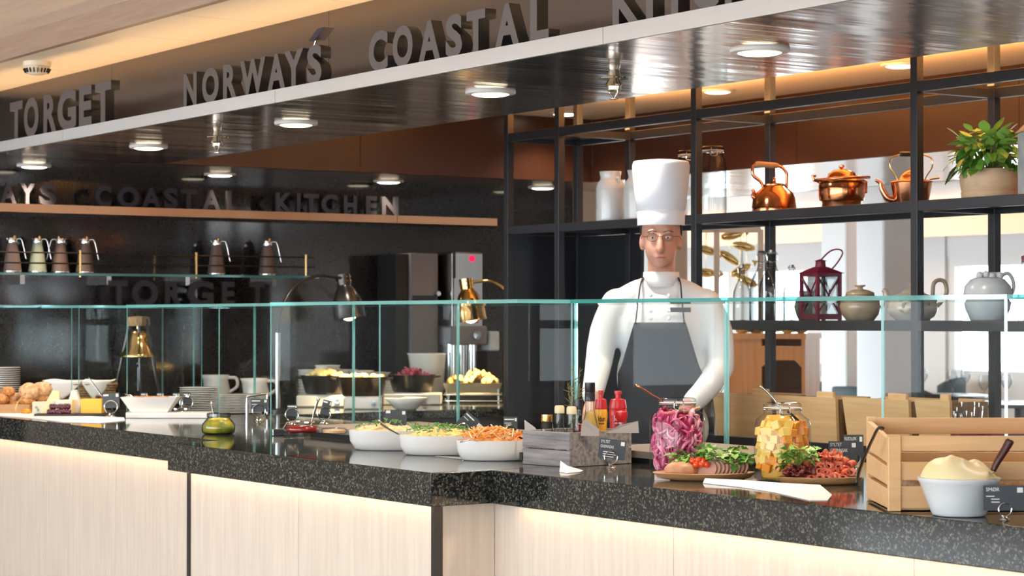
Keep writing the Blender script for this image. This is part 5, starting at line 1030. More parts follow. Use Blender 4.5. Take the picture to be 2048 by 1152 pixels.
MB().lathe([(0, 0), (10*k, 0), (10*k, h*.55), (7*k, h*.7), (7*k, h*.88)], 20, cap=False).obj('body', 'vessel', t, True); MB().lathe([(0, 2*k), (9*k, 2*k), (9*k, h*.6), (0, h*.62)], 16, cap=False).obj('filling', 'jam', t); MB().lathe([(9*k, h*.84), (9*k, h), (0, h)], 20, cap=False).obj('cap', 'blackcap', t, 40)
t, k, h = boxitem('dressing_bottle', 'tall clear bottle of yellow dressing with ribbed black cap', 1180, 765, .09)
MB().lathe([(0, 0), (16*k, 0), (17*k, 3*k), (17*k, h*.42), (10*k, h*.60), (9*k, h*.66), (9*k, h*.78)], 28, cap=False).obj('body', 'vessel', t, True); MB().lathe([(0, 2*k), (15.5*k, 2*k), (15.5*k, h*.42), (9*k, h*.58), (8*k, h*.62), (0, h*.62)], 20, cap=False).obj('filling', 'dressing', t, True)
MB().lathe([(10*k, h*.76), (10*k, h*.86), (9.5*k, h*.865), (9.5*k, h*.88), (10*k, h*.885), (10*k, h), (0, h)], 24, cap=False, fn=lambda a, z: 1+.03*cos(20*a)).obj('cap', 'blackcap', t, 40)
for px, pyt, mat, lb, dd in ((1202, 781, 'mustard', 'yellow mustard squeeze bottle with red cap and dark lettering', .15), (1236, 782, 'red', 'red ketchup squeeze bottle with white lettering', .26)):
    t, k, h = boxitem('squeeze_bottle', lb, px, pyt, dd); w = 12.5*k if mat == 'mustard' else 17.5*k
    MB().lathe([(0, 0), (w*.95, 0), (w, 3*k), (w*1.0, h*.35), (w*.92, h*.5), (w, h*.62), (w*1.04, h*.68), (w*.9, h*.74)], 28, cap=False).obj('body', mat, t, True)
    MB().lathe([(w*.95, h*.73), (w*.98, h*.75), (w*.85, h*.87), (w*.3, h*.89), (w*.3, h*.95), (w*.42, h*.955), (w*.42, h), (0, h)], 28, cap=False, fn=lambda a, z: 1+(.03*cos(18*a) if z < h*.86 else 0)).obj('cap', 'red', t, 50)
    text('Idun', 'lettering', 'blackink' if mat == 'mustard' else 'ink', t, w=w*1.15, h=11*k, loc=(-w*.50, -w*1.03, h*.555), bold=.01)
    MB().bb((-w*.40, -w*1.035, h*.515), (w*.45, -w*1.03, h*.528)).obj('print_line', 'blackink' if mat == 'mustard' else 'ink', t)
t, k, h = boxitem('spice_shaker', 'small clear shaker with red cap before the ketchup bottle', 1243, 821, .07)
MB().lathe([(0, 0), (9*k, 0), (10*k, 3*k), (9*k, h*.72), (8*k, h*.8)], 20, cap=False).obj('body', 'vessel', t, True); MB().lathe([(9*k, h*.78), (12*k, h*.86), (12*k, h*.97), (0, h)], 20, cap=False).obj('cap', 'red', t, 40); MB().lathe([(0, 2*k), (8*k, 2*k), (8*k, h*.5), (0, h*.5)], 16, cap=False).obj('filling', 'tomato', t)
# sprig of dried herbs behind the bottles
t, k, h = boxitem('herb_sprig', 'dry olive-green herb sprig standing behind the sauce bottles', 1150, 728, .22, 'herb')
st = MB(); rnd = random.Random(4)
for i in range(9):
    x = rnd.uniform(-16, 12)*k; hh = h*rnd.uniform(.75, 1); st.tube([(0, 0, 0), (x*.4, 0, hh*.6), (x, 0, hh)], [.0014, .0012, .0006], 4)
    for j in range(10):
        f = .5+.05*j; q = Vector((x*f, 0, hh*f)); st.tube([q, q+Vector((rnd.uniform(-12, 12)*k, rnd.uniform(-5, 5)*k, rnd.uniform(2, 9)*k))], [.0016, .0005], 4)
st.obj('twigs', 'leafpaint', t)
# ================================================================== cheese and bread end of the buffet
def cnt(px, py, z=ZC):
    p = onz(px, py, ZC); p.z = z+.0006; return p
def stack(name, label, group, px, py, n, rpx, hpx, prof, mat, cat='plate'):
    p = cnt(px, py); k = dep(p)/F; r = rpx*k; dz = hpx*k/n; me = MB().lathe([(a*r, b*dz) for a, b in prof], 36, cap=False).mesh(name, M[mat], 50)
    for i in range(n):
        o = bpy.data.objects.new(name, me); COL.objects.link(o); o.location = (p.x, p.y, p.z+dz*i); tag(o, label, cat, group)
PLP = [(0, 0), (.6, 0), (.66, .1), (1, .62), (1, .85), (.97, .9), (.64, .5), (0, .4)]
stack('dinner_plate', 'white plate in the tall stack behind the small cards', 'tall plate stack', 400, 824, 14, 41, 50, PLP, 'porcelain')
stack('dinner_plate', 'white plate in the lower stack beside the jug handles', 'low plate stack', 480, 826, 12, 43, 38, PLP, 'porcelain')
stack('dinner_plate', 'white plate in the stack by the bread rolls', 'plate stack by the bread', 8, 818, 20, 32, 84, PLP, 'porcelain')
def jugw(px, py, h, label, s=1):
    p = cnt(px, py); k = dep(p)/F; t = thing('milk_jug', label, 'jug', p, YAW)
    MB().lathe([(0, 0), (20*k, 0), (24*k, 4*k), (26*k, h*k*.5), (22*k, h*k*.85), (25*k, h*k), (23*k, h*k), (20*k, h*k*.85), (0, 8*k)], 32, cap=False, fn=lambda a, z: 1+(.3*max(0, cos(a-pi))**6 if z > h*k*.84 else 0)).obj('body', 'porcelain', t, True)
    MB().tube(smoothpath([(s*21*k, 0, h*k*.9), (s*38*k, 0, h*k*.88), (s*40*k, 0, h*k*.6), (s*24*k, 0, h*k*.4)]), 3.4*k, 8).obj('handle', 'porcelain', t, True)
jugw(512, 812, 55, 'white porcelain jug with broad handle behind the low plate stack'); jugw(434, 808, 58, 'white porcelain jug standing between the two plate stacks')
p = cnt(514, 834); k = dep(p)/F; t = thing('lifting_handle', 'bent steel tube handle of the cold well beside the lemon jar', 'handle', p, YAW)
MB().tube(smoothpath([(-20*k, 0, 0), (-20*k, 0, 36*k), (-17*k, 0, 41*k), (17*k, 4*k, 46*k), (20*k, 4*k, 40*k), (20*k, 4*k, 0)], 5), 2.6*k, 10).obj('tube', 'steel', t, True)
MB().cyl((-20*k, 0, 0), 4*k, 26*k).obj('sleeve', 'steel', t, 40)
# lemon jar
p = cnt(437, 868); k = dep(p)/F; t = thing('lemon_jar', 'small glass jar of lemon slices and herbs with spoon', 'jar', p, YAW)
MB().lathe([(0, .002), (28*k, 0), (33*k, 4*k), (34*k, 18*k), (26*k, 28*k), (22*k, 32*k), (23*k, 42*k)], 32, cap=False).obj('body', 'vessel', t, True); MB().lathe([(0, 2*k), (26*k, 2*k), (31*k, 5*k), (31.5*k, 17*k), (24*k, 26*k), (20*k, 31*k), (0, 33*k)], 28, cap=False).obj('filling', 'lemon', t, True)
MB().lathe([(22*k, 33*k), (24*k, 34*k), (24*k, 40*k), (22*k, 41*k)], 28, cap=False).obj('rim', 'vessel', t)
dl = dep(p)
utensil('dressing_spoon', 'steel spoon leaning in the lemon jar', [cp(432, 850, dl), cp(428, 830, dl), cp(422, 804, dl)], [.003]*5+[.004]*3+[.006], 'steel')
LMN = MB().lathe([(0, -.08), (1, -.08), (1, .08), (0, .08)], 20, cap=False).mesh('lemon_slice', M['lemon'], 40)
# jam jar and lid on the plinth
PT = ZC+.0395
p = onz(604, 866, PT); p.z = PT; k = dep(p)/F; t = thing('jam_jar', 'low glass jar of red jam with wire clip on the taupe plinth', 'jar', p, YAW)
MB().lathe([(0, .002), (32*k, 0), (35*k, 4*k), (33*k, 15*k), (28*k, 20*k), (29*k, 26*k)], 32, cap=False).obj('body', 'jar', t, True); MB().lathe([(0, 2*k), (30*k, 2*k), (32*k, 5*k), (31*k, 14*k), (0, 16*k)], 28, cap=False).obj('filling', 'jam', t, True)
MB().tube([(29*k*cos(a), 29*k*sin(a), 22*k) for a in [2*pi*i/24 for i in range(24)]], 1.3*k, 6, True).obj('wire_ring', 'chrome', t); MB().tube([(-29*k, 0, 22*k), (-38*k, -4*k, 8*k), (-30*k, -8*k, 4*k)], 1.3*k).obj('wire_clip', 'chrome', t)
dl = dep(p); utensil('jam_spoon', 'dark steel spoon handle rising from the jam jar', [cp(622, 856, dl), cp(626, 835, dl), cp(637, 797, dl)], [.003]*5+[.005]*3+[.008], 'steel')
p = onz(668, 866, PT); p.z = PT; k = dep(p)/F; t = thing('jar_lid', 'loose glass jar lid lying beside the jam jar', 'lid', p, YAW)
MB().lathe([(0, 0), (24*k, 0), (26*k, 2*k), (26*k, 7*k), (22*k, 10*k), (0, 12*k)], 28, cap=False).obj('dome', 'jar', t, True); MB().lathe([(0, 1*k), (23*k, 1*k), (23*k, 6*k), (0, 8*k)], 24, cap=False).obj('underside', 'bamboo', t)
# long white dish on white board
a = cnt(258, 838); b = cnt(420, 832); p = (a+b)/2; k = dep(p)/F; t = thing('serving_board', 'white rectangular board under the granola dish', 'board', p, YAW)
MB().box((0, 0, 5.5*k), (165*k, 70*k, 11*k)).obj('slab', 'porcelain', t, bevel=.002)
q = p+Vector((0, 0, 11*k+.0006)); t = thing('granola_dish', 'white flared rectangular dish of granola behind the cheese', 'dish', q+RZ(YAW).to_3x3() @ Vector((-38*k, 0, 0)), YAW)
w, d, h = 36*k, 24*k, 30*k; W, D = 56*k, 32*k
MB().add([(-w, -d, 0), (w, -d, 0), (w, d, 0), (-w, d, 0), (-W, -D, h), (W, -D, h), (W, D, h), (-W, D, h), (-W+3*k, -D+3*k, h), (W-3*k, -D+3*k, h), (W-3*k, D-3*k, h), (-W+3*k, D-3*k, h), (-w, -d, 3*k), (w, -d, 3*k), (w, d, 3*k), (-w, d, 3*k)], [(3, 2, 1, 0), (0, 1, 5, 4), (1, 2, 6, 5), (2, 3, 7, 6), (3, 0, 4, 7), (4, 5, 9, 8), (5, 6, 10, 9), (6, 7, 11, 10), (7, 4, 8, 11), (8, 9, 13, 12), (9, 10, 14, 13), (10, 11, 15, 14), (11, 8, 12, 15), (12, 13, 14, 15)]).obj('body', 'porcelain', t)
o = tag(MB().grid(lambda u, v: ((u-.5)*1.9*W, (v-.5)*1.85*D, h*.86+.010*noise.noise(Vector((u*14, v*9, 1)))+.008*(1-(2*u-1)**2)), 30, 16).obj('granola', 'bread', None, True), 'toasted granola filling the white flared dish', 'granola'); o['kind'] = 'stuff'; o.location = t.location; o.rotation_euler = (0, 0, YAW)
dl = dep(p); utensil('serving_tongs', 'steel tongs laid in the granola dish', [cp(290, 806, dl), cp(270, 794, dl), cp(250, 788, dl-.02)], .004, cat='tongs')
# ship's bell on tripod
p = cnt(276, 812); k = dep(p)/F; t = thing('table_bell', 'brass bell hanging in a tripod of dark wooden rods', 'bell', p, YAW)
MB().lathe([(34*k, 97*k), (35*k, 99*k), (33*k, 104*k), (26*k, 118*k), (22*k, 132*k), (20*k, 146*k), (15*k, 152*k), (0, 154*k), (0, 150*k), (18*k, 146*k), (20*k, 132*k), (31*k, 101*k), (33*k, 97*k)], 40, cap=False).obj('bell', 'brass', t, 60)
MB().tube([(0, 0, 152*k), (0, 0, 170*k)], 3*k).obj('hanger', 'brass', t); cl = MB().tube([(0, 0, 140*k), (0, 0, 84*k)], 1.2*k); cl.ell((0, 0, 84*k), (5*k, 5*k, 7*k)); cl.obj('clapper', 'darksteel', t, True)
MB().tube([(0, 0, 78*k), (0, 0, 30*k)], 1.6*k, 6).obj('pull_cord', 'bluegrey', t)
MB().lathe([(0, 160*k), (20*k, 160*k), (21*k, 166*k), (19*k, 178*k), (0, 180*k)], 12, cap=False, fn=lambda a, z: 1+.15*cos(5*a)).obj('top_binding', 'wicker', t, 30)
for x0, y0, x1, y1 in ((-54, 14, -16, 4), (48, -10, 16, -3), (10, -24, 4, -14), (-30, 40, -8, 10)): MB().tube([(x0*k, y0*k, 0), (x1*k, y1*k, 174*k)], 3.6*k, 8).obj('leg', 'darksteel', t)
# bread: board and rolls
p = cnt(20, 826); k = dep(p)/F; t = thing('bread_board', 'thick wooden board under the bread rolls', 'board', p, YAW)
MB().box((-10*k, 0, 9*k), (112*k, 60*k, 18*k)).obj('slab', 'board', t, bevel=.003)
def lf(nm, mat, dims, seed): return blob(nm, mat, dims, .12, seed, 20, 12)
for i, (px, py, r, m, lb) in enumerate(((60, 783, 22, 'bread2', 'floury round loaf on top of the bread pile'), (84, 778, 18, 'bread2', 'floury round loaf touching the wicker basket'), (88, 794, 17, 'bread', 'browned loaf end beside the basket'), (55, 800, 17, 'bread', 'twisted brown roll under the floury loaf'), (15, 784, 14, 'bread', 'golden bread roll at the crest of the pile'), (28, 796, 13, 'bread2', 'golden bread roll between its neighbours'), (4, 799, 15, 'bread', 'golden bread roll next to the plate stack'), (30, 810, 12, 'bread', 'small golden roll on the board edge'), (8, 812, 12, 'bread2', 'small pale roll on the board edge'))):
    q = cp(px, py, dep(p)+.02*(i % 3)-.02); o = bpy.data.objects.new('bread_roll', lf('bread_roll', m, (1.15, .95, .8), i)); COL.objects.link(o); tag(o, lb, 'bread', 'bread rolls'); o.location = q; o.scale = (r*k,)*3; o.rotation_euler = (0, .15*(i % 3), i)
# white runner under cheese
sheet('paper_runner', 'long white paper runner along the counter edge under the cheeses', [(-40, 818), (60, 822), (150, 832), (248, 836), (250, 842), (200, 847), (128, 845), (60, 837), (-40, 829)], .002)
# slate board and cheeses
p = cnt(150, 832); p.z += .0024; k = dep(p)/F; t = thing('slate_board', 'thin black slate board carrying the cheeses', 'board', p, YAW)
MB().box((0, 0, 2*k), (150*k, 62*k, 4*k)).obj('slab', 'slate', t)
def cheese(name, label, x, y, poly, h, mat, rind=None, z=4):
    t = thing(name, label, 'cheese'); on_board(t, p, x*k, y*k, z*k+.0006); MB().prism([(a*k, b*k) for a, b in poly], 0, h*k).obj('body', mat, t, bevel=.002)
    if rind: MB().prism([(a*k, b*k) for a, b in rind], -.0003, h*k+.0008).obj('rind', 'brie', t)
    return t
cheese('blue_cheese', 'wedge of blue veined cheese at the bread end of the slate', -62, 4, [(-22, -12), (10, -12), (18, 16), (-22, 16)], 23, 'bluech')
t = thing('cheese_wedge', 'tall pale yellow cheese wedge leaning on the slate', 'cheese'); on_board(t, p, -46*k, -4*k, 4*k+.0006)
MB().add([(-22*k, -8*k, 0), (14*k, -8*k, 0), (14*k, 18*k, 0), (-22*k, 18*k, 0), (2*k, -4*k, 46*k), (16*k, -4*k, 44*k), (16*k, 8*k, 44*k), (2*k, 8*k, 46*k)], [(3, 2, 1, 0), (0, 1, 5, 4), (1, 2, 6, 5), (2, 3, 7, 6), (3, 0, 4, 7), (4, 5, 6, 7)]).obj('body', 'cheesep', t, bevel=.002)
t = thing('cheese_block', 'cream white cheese block with orange side behind the grapes', 'cheese'); on_board(t, p, -19*k, -8*k, 4*k+.0006, (0, 0, .5)); MB().bb((-21*k, -12*k, 0), (12*k, 12*k, 27*k)).obj('body', 'brie', t, bevel=.002); MB().bb((12*k, -12*k, 0), (14.5*k, 12*k, 27*k)).obj('side', 'cheese', t)
t = thing('brie_wedge', 'white rinded brie wedge standing on its side', 'cheese'); on_board(t, p, -4*k, 14*k, 4*k+.0006); MB().prism([(-18*k, 0), (20*k, 0), (4*k, 46*k), (-4*k, 46*k)], -10*k, 10*k, RX(pi/2)).obj('body', 'brie', t, bevel=.002)
cheese('cheese_block', 'bright yellow cheese block beside the slate card', 36, 0, [(-22, -14), (20, -14), (20, 16), (-22, 16)], 29, 'cheese')
MB().bb((13.4*k, -14*k, 0), (13.4*k, -14*k, 0))
GR = MB().ell((0, 0, 0), (1, 1, 1.08), 14, 9).mesh('grape', M['grape'], True); rnd = random.Random(3)
for i in range(15):
    x = -46+i % 8*5.6; z = 9+(i//8)*9.5+rnd.uniform(-1, 1)
    o = bpy.data.objects.new('grape', GR); COL.objects.link(o); on_board(tag(o, 'dark red grape in the bunch before the white cheese block', 'grape', 'grapes on the slate'), p, (x+(i//8)*4)*k, (-26+(i//8)*2+rnd.uniform(-1, 1))*k, z*k); o.scale = (5.2*k,)*3
for i in range(3):
    o = bpy.data.objects.new('grape', GR); COL.objects.link(o); on_board(tag(o, 'dark red grape lying behind the yellow cheese block', 'grape', 'grapes behind the yellow block'), p, (40+i*8)*k, 26*k, 34*k); o.scale = (5*k,)*3
o = tag(bpy.data.objects.new('dried_apricot', blob('dried_apricot', 'apricot', (1.5, 1, .7), .15, 2)), 'orange dried apricot lying by the bread board', 'fruit'); COL.objects.link(o); o.location = cnt(53, 828)+Vector((0, 0, .012)); o.scale = (9*k,)*3
kd = dep(p); utensil('cheese_knife', 'cheese knife stuck upright into the yellow block', [cp(206, 795, kd+.01), cp(192, 775, kd+.02), cp(177, 754, kd+.03)], [.006]*5+[.006]*3+[.005], 'chrome')
utensil('cheese_tongs', 'brass tongs standing against the bread board', [cp(30, 822, kd+.1), cp(38, 800, kd+.1), cp(52, 786, kd+.11)], .003, 'brass', cat='tongs')
# wicker basket with napkins
p = cnt(160, 818); k = dep(p)/F; t = thing('wicker_basket', 'brown wicker basket lined with white napkins', 'basket', p, YAW)
bk = MB(); n = 44
for j in range(9):
    z = (3+j*5.2)*k; rx = (58+j*1.6)*k; ry = (30+j*1.0)*k
    bk.tube([((rx+(1.6*k if (i+j) % 2 else -1.2*k))*cos(2*pi*i/n), (ry+(1.6*k if (i+j) % 2 else -1.2*k))*sin(2*pi*i/n), z) for i in range(n)], 2.7*k, 6, True)
bk.obj('weave', 'wicker', t, True)
MB().tube([((72*k)*cos(2*pi*i/40), (40*k)*sin(2*pi*i/40), 50*k) for i in range(40)], 4*k, 8, True).obj('rim', 'wicker', t, True)
MB().lathe([(0, 1*k), (56*k, 1*k), (56*k, 4*k), (0, 4*k)], 30, sy=.5, cap=False).obj('bottom', 'wicker', t)
def napkin(x0, x1, drop, label, ph):
    def fn(u, v):
        x = (x0+(x1-x0)*u)*k; xx = max(-1, min(1, x/(74*k))); fy = -42*k*sqrt(max(0, 1-xx*xx*.9)); tri = drop*(1-abs(2*u-1)**1.3*.9)
        if v < .5: s = v/.5; return (x, 20*k*(1-s)+fy*s, (57+4*sin(6*u+ph)*(1-s)*s*3)*k)
        s = (v-.5)/.5; return (x*(1-.12*s), fy-2.5*k+1.5*k*sin(9*u), (57-tri*s)*k)
    o = MB().grid(fn, 18, 12).obj('linen_napkin', 'linen', None, True, solid=.0012); o.location = p; o.rotation_euler = (0, 0, YAW); tag(o, label, 'napkin')
napkin(-72, 12, 36, 'white linen napkin falling over the basket rim by the bread', 0); napkin(14, 72, 40, 'white linen napkin falling over the basket rim by the bell', 1.5)

# ================================================================== chef
cx = ony(1322, 500, 5.2); t = thing('person', 'chef in tall white hat, white jacket and navy apron standing behind the glass', 'person', (cx.x, cx.y, 0), YAW-radians(6))
def remesh(parts, name, mat, vox, smooth_it=6):
    """fuse limbs into one continuous surface"""
    mb = MB()
    for fn in parts: fn(mb)
    me = mb.mesh(name, mat); o = bpy.data.objects.new(name, me); COL.objects.link(o)
    md = o.modifiers.new('r', 'REMESH'); md.mode = 'VOXEL'; md.voxel_size = vox; sm = o.modifiers.new('s', 'SMOOTH'); sm.iterations = smooth_it; sm.factor = .5
    dg = bpy.context.evaluated_depsgraph_get(); dg.update(); m2 = bpy.data.meshes.new_from_object(o.evaluated_get(dg)); bpy.data.objects.remove(o, do_unlink=True)
    m2.polygons.foreach_set('use_smooth', [True]*len(m2.polygons)); m2.materials.clear(); m2.materials.append(M[mat]); q = bpy.data.objects.new(name, m2); COL.objects.link(q); return q
def limb(pts, rs, n=16, flat=1.0):
    def f(mb):
        P = smoothpath(pts, 4); N = len(P); R = []
        for i in range(N):
            u = i/(N-1)*(len(rs)-1); j = min(int(u), len(rs)-2); R.append(rs[j]+(rs[j+1]-rs[j])*(u-j))
        mb.tube(P, R, n, flat=flat); mb.ell(P[0], (R[0],)*3, 12, 8); mb.ell(P[-1], (R[-1],)*3, 12, 8)
    return f
def el(c, r): return lambda mb: mb.ell(c, r, 24, 14)
HZ = 1.665  # eye height; head looks towards the hall (local -Y)
hd = [el((0, .012, 1.70), (.077, .098, .105)), el((0, -.018, 1.625), (.062, .072, .075)), el((0, -.055, 1.575), (.030, .028, .026)), limb([(0, -.088, 1.672), (0, -.104, 1.645), (0, -.112, 1.622)], [.010, .013, .017], 12),
      el((-.010, -.100, 1.615), (.010, .012, .009)), el((.010, -.100, 1.615), (.010, .012, .009)), el((0, -.084, 1.593), (.024, .014, .006)), el((0, -.082, 1.584), (.022, .015, .007)),
      el((-.077, .012, 1.650), (.010, .020, .032)), el((.077, .012, 1.650), (.010, .020, .032)), el((-.03, -.078, 1.690), (.026, .014, .009)), el((.03, -.078, 1.690), (.026, .014, .009)), limb([(0, .02, 1.60), (0, .03, 1.50), (0, .02, 1.43)], [.054, .054, .056])]
shR, elR, wrR = (-.175, .01, 1.405), (-.245, -.05, 1.17), (-.255, -.27, 1.03)
shL, elL, wrL = (.175, .01, 1.405), (.235, -.03, 1.16), (.10, -.24, 1.0)
torso = [el((0, .01, 1.30), (.162, .105, .15)), el((0, .01, 1.10), (.155, .11, .16)), el((0, .01, .95), (.165, .115, .12))]
arms = [limb([shR, (-.222, -.02, 1.30), elR], [.050, .046, .042]), limb([elR, (-.25, -.15, 1.11), wrR], [.040, .036, .028]), limb([shL, (.222, -.005, 1.30), elL], [.050, .046, .042]), limb([elL, (.18, -.13, 1.08), wrL], [.040, .036, .028])]
legs = [limb([(s*.085, .01, .93), (s*.095, 0, .50), (s*.10, .02, .09)], [.088, .058, .042]) for s in (-1, 1)]+[limb([(s*.10, .03, .045), (s*.105, -.14, .04)], [.045, .038]) for s in (-1, 1)]
def hand(w, s):
    w = Vector(w); d = Vector((0, -.8, -.6)).normalized(); sd = Vector((1, 0, 0)); up = sd.cross(d); out = [limb([w, w+d*.05, w+d*.085], [.028, .036, .034], 12, .55)]
    for i, (o, L) in enumerate(((-.027, .062), (-.009, .075), (.009, .070), (.026, .055))):
        b = w+d*.085+sd*o; out.append(limb([b, b+d*L*.5+Vector((0, 0, -.006)), b+d*L*.85+Vector((0, 0, -.024))], [.0098, .009, .008], 10))
    b = w+d*.03-sd*s*.03*-1*-1; tb = w+d*.035+sd*(.032*s); out.append(limb([tb, tb+d*.03+sd*.022*s, tb+d*.055+sd*.024*s+Vector((0, 0, -.012))], [.012, .0105, .009], 10))
    return out
body = remesh(hd+torso+arms+legs+hand(wrR, 1)+hand(wrL, -1), 'body', 'skin', .0075, 4); body.parent = t
jk = remesh([el((0, .012, 1.30), (.185, .13, .165)), el((0, .012, 1.12), (.178, .13, .2)), el((0, .012, .92), (.19, .14, .16)), limb([(-.15, .015, 1.415), (-.07, .02, 1.45), (.07, .02, 1.45), (.15, .015, 1.415)], [.055, .062, .062, .055]), limb([shR, (-.222, -.02, 1.30), elR], [.066, .060, .054]), limb([elR, (-.25, -.15, 1.11), (-.258, -.225, 1.055)], [.054, .048, .042]), limb([shL, (.222, -.005, 1.30), elL], [.066, .060, .054]), limb([elL, (.18, -.13, 1.08), (.13, -.2, 1.03)], [.054, .048, .042])], 'jacket', 'jacket', .010, 5); jk.parent = t
MB().lathe([(.070, 1.475), (.074, 1.48), (.071, 1.535), (.066, 1.535), (.067, 1.478)], 32, T=TR(0, .022, 0), cap=False, sy=1.06).obj('collar', 'jacket', t, True)
def apr(u, v):
    z = 1.335-.80*v; w = (.10+.06*min(1, v*4)) if v < .25 else .165; a = (u-.5)*2; x = a*w; yy = .150+.01*v if z > .95 else .158
    return (x, -yy*sqrt(max(.05, 1-(x/.235)**2))+.008, z)
MB().grid(apr, 16, 24).obj('apron', 'apron', t, True, solid=.004)
for s in (-1, 1): MB().tube(smoothpath([(s*.095, -.135, 1.33), (s*.085, -.11, 1.42), (s*.075, -.03, 1.50), (s*.05, .07, 1.50)], 5), .010, 8, flat=.3).obj('apron_strap', 'apron', t, True)
for i in range(4):
    for s in (-1, 1): MB().ell((s*.035, -.128-.004*i, 1.44-.03*i), (.008, .004, .008), 12, 8).obj('button', 'hatm', jk)
MB().bb((.04, -.137, 1.375), (.12, -.131, 1.393), RZ(0)).obj('name_badge', 'apron', t)
hat = MB().lathe([(.088, 1.722), (.090, 1.726), (.092, 1.775), (.097, 1.78), (.106, 1.86), (.113, 1.955), (.108, 1.972), (.06, 1.978), (0, 1.974), (0, 1.80)], 60, T=TR(0, .010, 0), sy=1.12, cap=False, fn=lambda a, z: 1+(.012*abs(cos(15*a)) if z > 1.79 else 0)).obj('hat', 'hatm', t, True)
MB().lathe([(.093, 1.718), (.094, 1.722), (.0945, 1.772), (.092, 1.776)], 48, T=TR(0, .010, 0), sy=1.12, cap=False).obj('hat_band', 'hatm', hat, True)
MB().lathe([(.0815, 1.655), (.084, 1.70), (.084, 1.728)], 40, T=TR(0, .025, 0), sy=1.10, cap=False, fn=lambda a, z: 1 if sin(a) > -.25 else .90).obj('hair', 'hair', t, True)
for s in (-1, 1):
    e = MB().ell((s*.030, -.080, 1.668), (.0115, .010, .0055), 14, 10).obj('eye', 'eyew', t, True); MB().ell((s*.030, -.0885, 1.667), (.0042, .003, .0040), 10, 8).obj('iris', 'blackcap', e)
    MB().tube([(s*.012, -.093, 1.690), (s*.03, -.096, 1.695), (s*.05, -.086, 1.689)], .0022, 6).obj('eyebrow', 'hair', t)
    MB().tube([(s*.030+.021*cos(a), -.103+.006*abs(cos(a)), 1.667+.015*sin(a)) for a in [2*pi*i/20 for i in range(20)]], .0009, 6, True).obj('spectacle_rim', 'blackcap', t); MB().tube([(s*.051, -.098, 1.671), (s*.074, -.05, 1.673), (s*.08, .01, 1.665)], .0014, 6).obj('spectacle_arm', 'blackcap', t)
MB().tube([(-.009, -.104, 1.671), (.009, -.104, 1.671)], .0014, 6).obj('spectacle_bridge', 'blackcap', t)
MB().tube([(-.022, -.0935, 1.589), (0, -.0995, 1.5895), (.022, -.0935, 1.589)], [.002, .0045, .002], 8, flat=.8).obj('mouth', 'lips', t, True)

# ================================================================== dining room behind
p = onz(1546, 800, .75); q = cp(1546, 700, 12.2); t = thing('pine_hutch', 'orange-brown pine cabinet with arched opening behind the bottles', 'cabinet', (q.x, q.y, 0), YAW-radians(20))
k = 12.2/F; w = 80*k; zt = cp(1546, 677, 12.2).z
for s in (-1, 1): MB().bb((s*w-.02 if s > 0 else -w, -.2, 0), (s*w if s > 0 else -w+.02, .2, zt)).obj('side', 'hutch', t)
MB().bb((-w-.01, -.22, zt), (w+.01, .21, zt+.03)).obj('top', 'hutch', t); MB().bb((-w+.02, .18, 0), (w-.02, .2, zt)).obj('back', 'bamboodark', t)
MB().bb((-w+.02, -.2, 0), (-.02, -.18, zt)).obj('front_panel', 'hutch', t)
MB().prism([(-.02, zt-.04), (w-.02, zt-.04), (w-.02, zt-.16), (w-.06, zt-.12), (.03, zt-.12), (-.02, zt-.16)], .18, .2, RX(pi/2)).obj('arch_rail', 'hutch', t)
for z in (.3, .62): MB().bb((-w+.02, -.17, z), (w-.02, .17, z+.02)).obj('shelf', 'hutch', t)
for i in range(9):
    o = bpy.data.objects.new('pear', lf('pear', 'herb' if i % 2 else 'dressing', (1.1, 1, .8), i)); COL.objects.link(o); o.location = Vector((q.x, q.y, zt+.055))+RZ(YAW).to_3x3() @ Vector((-w*.8+i*w*.19, -.05+.04*(i % 3), .01*(i % 2))); o.scale = (.036,)*3; tag(o, 'yellow-green pear lying on top of the pine cabinet', 'pear', 'pears on the pine cabinet')
def dchair(px, d, yaw, label):
    q = cp(px, 700, d); t = thing('dining_chair', label, 'chair', (q.x, q.y, 0), yaw, 'dark teal dining chairs')
    MB().box((0, 0, .43), (.5, .5, .10)).obj('seat', 'teal', t, bevel=.03)
    MB().grid(lambda u, v: (.27*sin((u-.5)*2.6), -.24*cos((u-.5)*2.6)+.02, .47+.36*v-.07*abs(2*u-1)**3*v), 14, 6).obj('backrest', 'teal', t, True, solid=.05)
    for sx in (-1, 1):
        for sy in (-1, 1): MB().tube([(sx*.2, sy*.2, .4), (sx*.22, sy*.22, 0)], [.018, .012]).obj('leg', 'darksteel', t)
def dtable(px, d, label, r=.42):
    q = cp(px, 700, d); t = thing('dining_table', label, 'table', (q.x, q.y, 0), 0)
    MB().lathe([(0, .72), (r, .72), (r+.005, .73), (r, .745), (0, .745)], 40, cap=False).obj('top', 'tablec', t, 40); MB().tube([(0, 0, 0), (0, 0, .72)], .04).obj('pedestal', 'darksteel', t); MB().lathe([(0, 0), (.26, 0), (.25, .02), (.05, .04)], 28, cap=False).obj('foot', 'darksteel', t)
    return Vector((q.x, q.y, .7455))
GL = None
def wineglass(p, label, group):
    t = thing('wine_glass', label, 'wine glass', p, 0, group)
    MB().lathe([(0, .003), (.036, 0), (.034, .004), (.005, .008), (.004, .085), (.02, .10), (.037, .13), (.040, .16), (.032, .20)], 20, cap=False).obj('bowl', 'vessel', t, True)
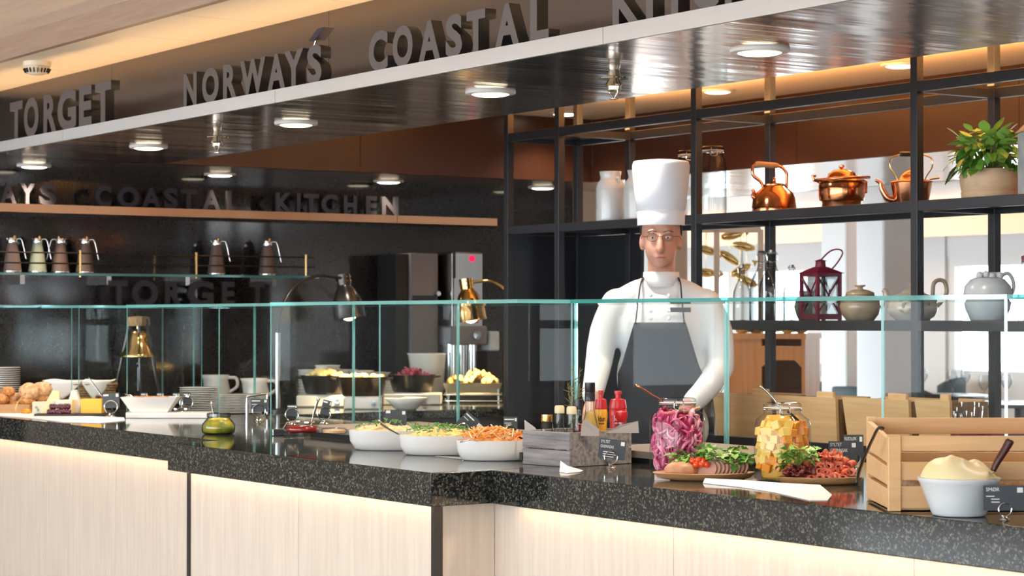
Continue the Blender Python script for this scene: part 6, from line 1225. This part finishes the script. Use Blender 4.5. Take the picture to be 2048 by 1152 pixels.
for i, (px, d, lb) in enumerate(((1700, 19.0, 'dark round dining table between the pine cabinet and white column'), (1868, 16.8, 'dark round dining table behind the tall rack post'), (2040, 15.2, 'dark round dining table at the window end'))):
    p = dtable(px, d, lb)
    for j, (u, v) in enumerate(((-.28, -.1), (.1, -.22), (.26, .05), (-.05, .2))): wineglass(p+RZ(YAW).to_3x3() @ Vector((u, v, 0)), 'clear wine glass on the %s dining table' % ('table by the pine cabinet,', 'middle', 'window end')[i].replace('table by the pine cabinet,', 'pine cabinet side'), 'wine glasses on dining table %s' % 'abc'[i])
    for j in range(3):
        a = YAW+(-2.3, -.9, 1.2)[j]; o = RZ(a).to_3x3() @ Vector((0, -.78, 0)) 
        pp_ = p+o; t_ = None
        q_ = Vector((pp_.x, pp_.y, 0)); dchair(1024, 5, 0, 'dark teal padded chair at the %s dining table' % ('pine cabinet side', 'middle', 'window end')[i]); ch = [ob for ob in bpy.data.objects if ob.name.startswith('dining_chair')][-1]; ch.location = q_; ch.rotation_euler = (0, 0, a)
# display frame with golden fish plaques
q = cp(1455, 520, 14.0); t = thing('display_case', 'tall wooden framed glass case with hanging golden fish', 'display case', (q.x, q.y, 0), YAW); k = 14.0/F
for x in (-60, -22, 66): MB().bb((x*k-.018, -.02, 0), (x*k+.018, .02, EYE+.58)).obj('upright', 'peach', t)
MB().bb((-60*k, -.02, EYE+.56), (66*k, .02, EYE+.6)).obj('head_rail', 'peach', t); MB().bb((-58*k, -.003, .3), (64*k, .003, EYE+.56)).obj('pane', 'pane', t)
for i, (x, y, r) in enumerate(((-40, 500, .3), (10, 470, -.2), (34, 492, .2), (5, 515, .6), (28, 540, -.5), (-42, 545, .1), (40, 562, .4))):
    z = cp(1455, y, 14.0).z
    f = MB().ell((0, 0, 0), (24*k, .02, 9*k), 14, 8, T=TR(x*k, .05, z) @ RY(r)); f.prism([(0, -8*k), (0, 8*k), (10*k, 0)], -.006, .006, TR(x*k, .05, z) @ RY(r) @ TR(28*k, 0, 0) @ RX(pi/2)); f.tube([(x*k, .05, z), (x*k, .05, EYE+.57)], .002, 4); f.obj('golden_fish', 'brass', t, True)
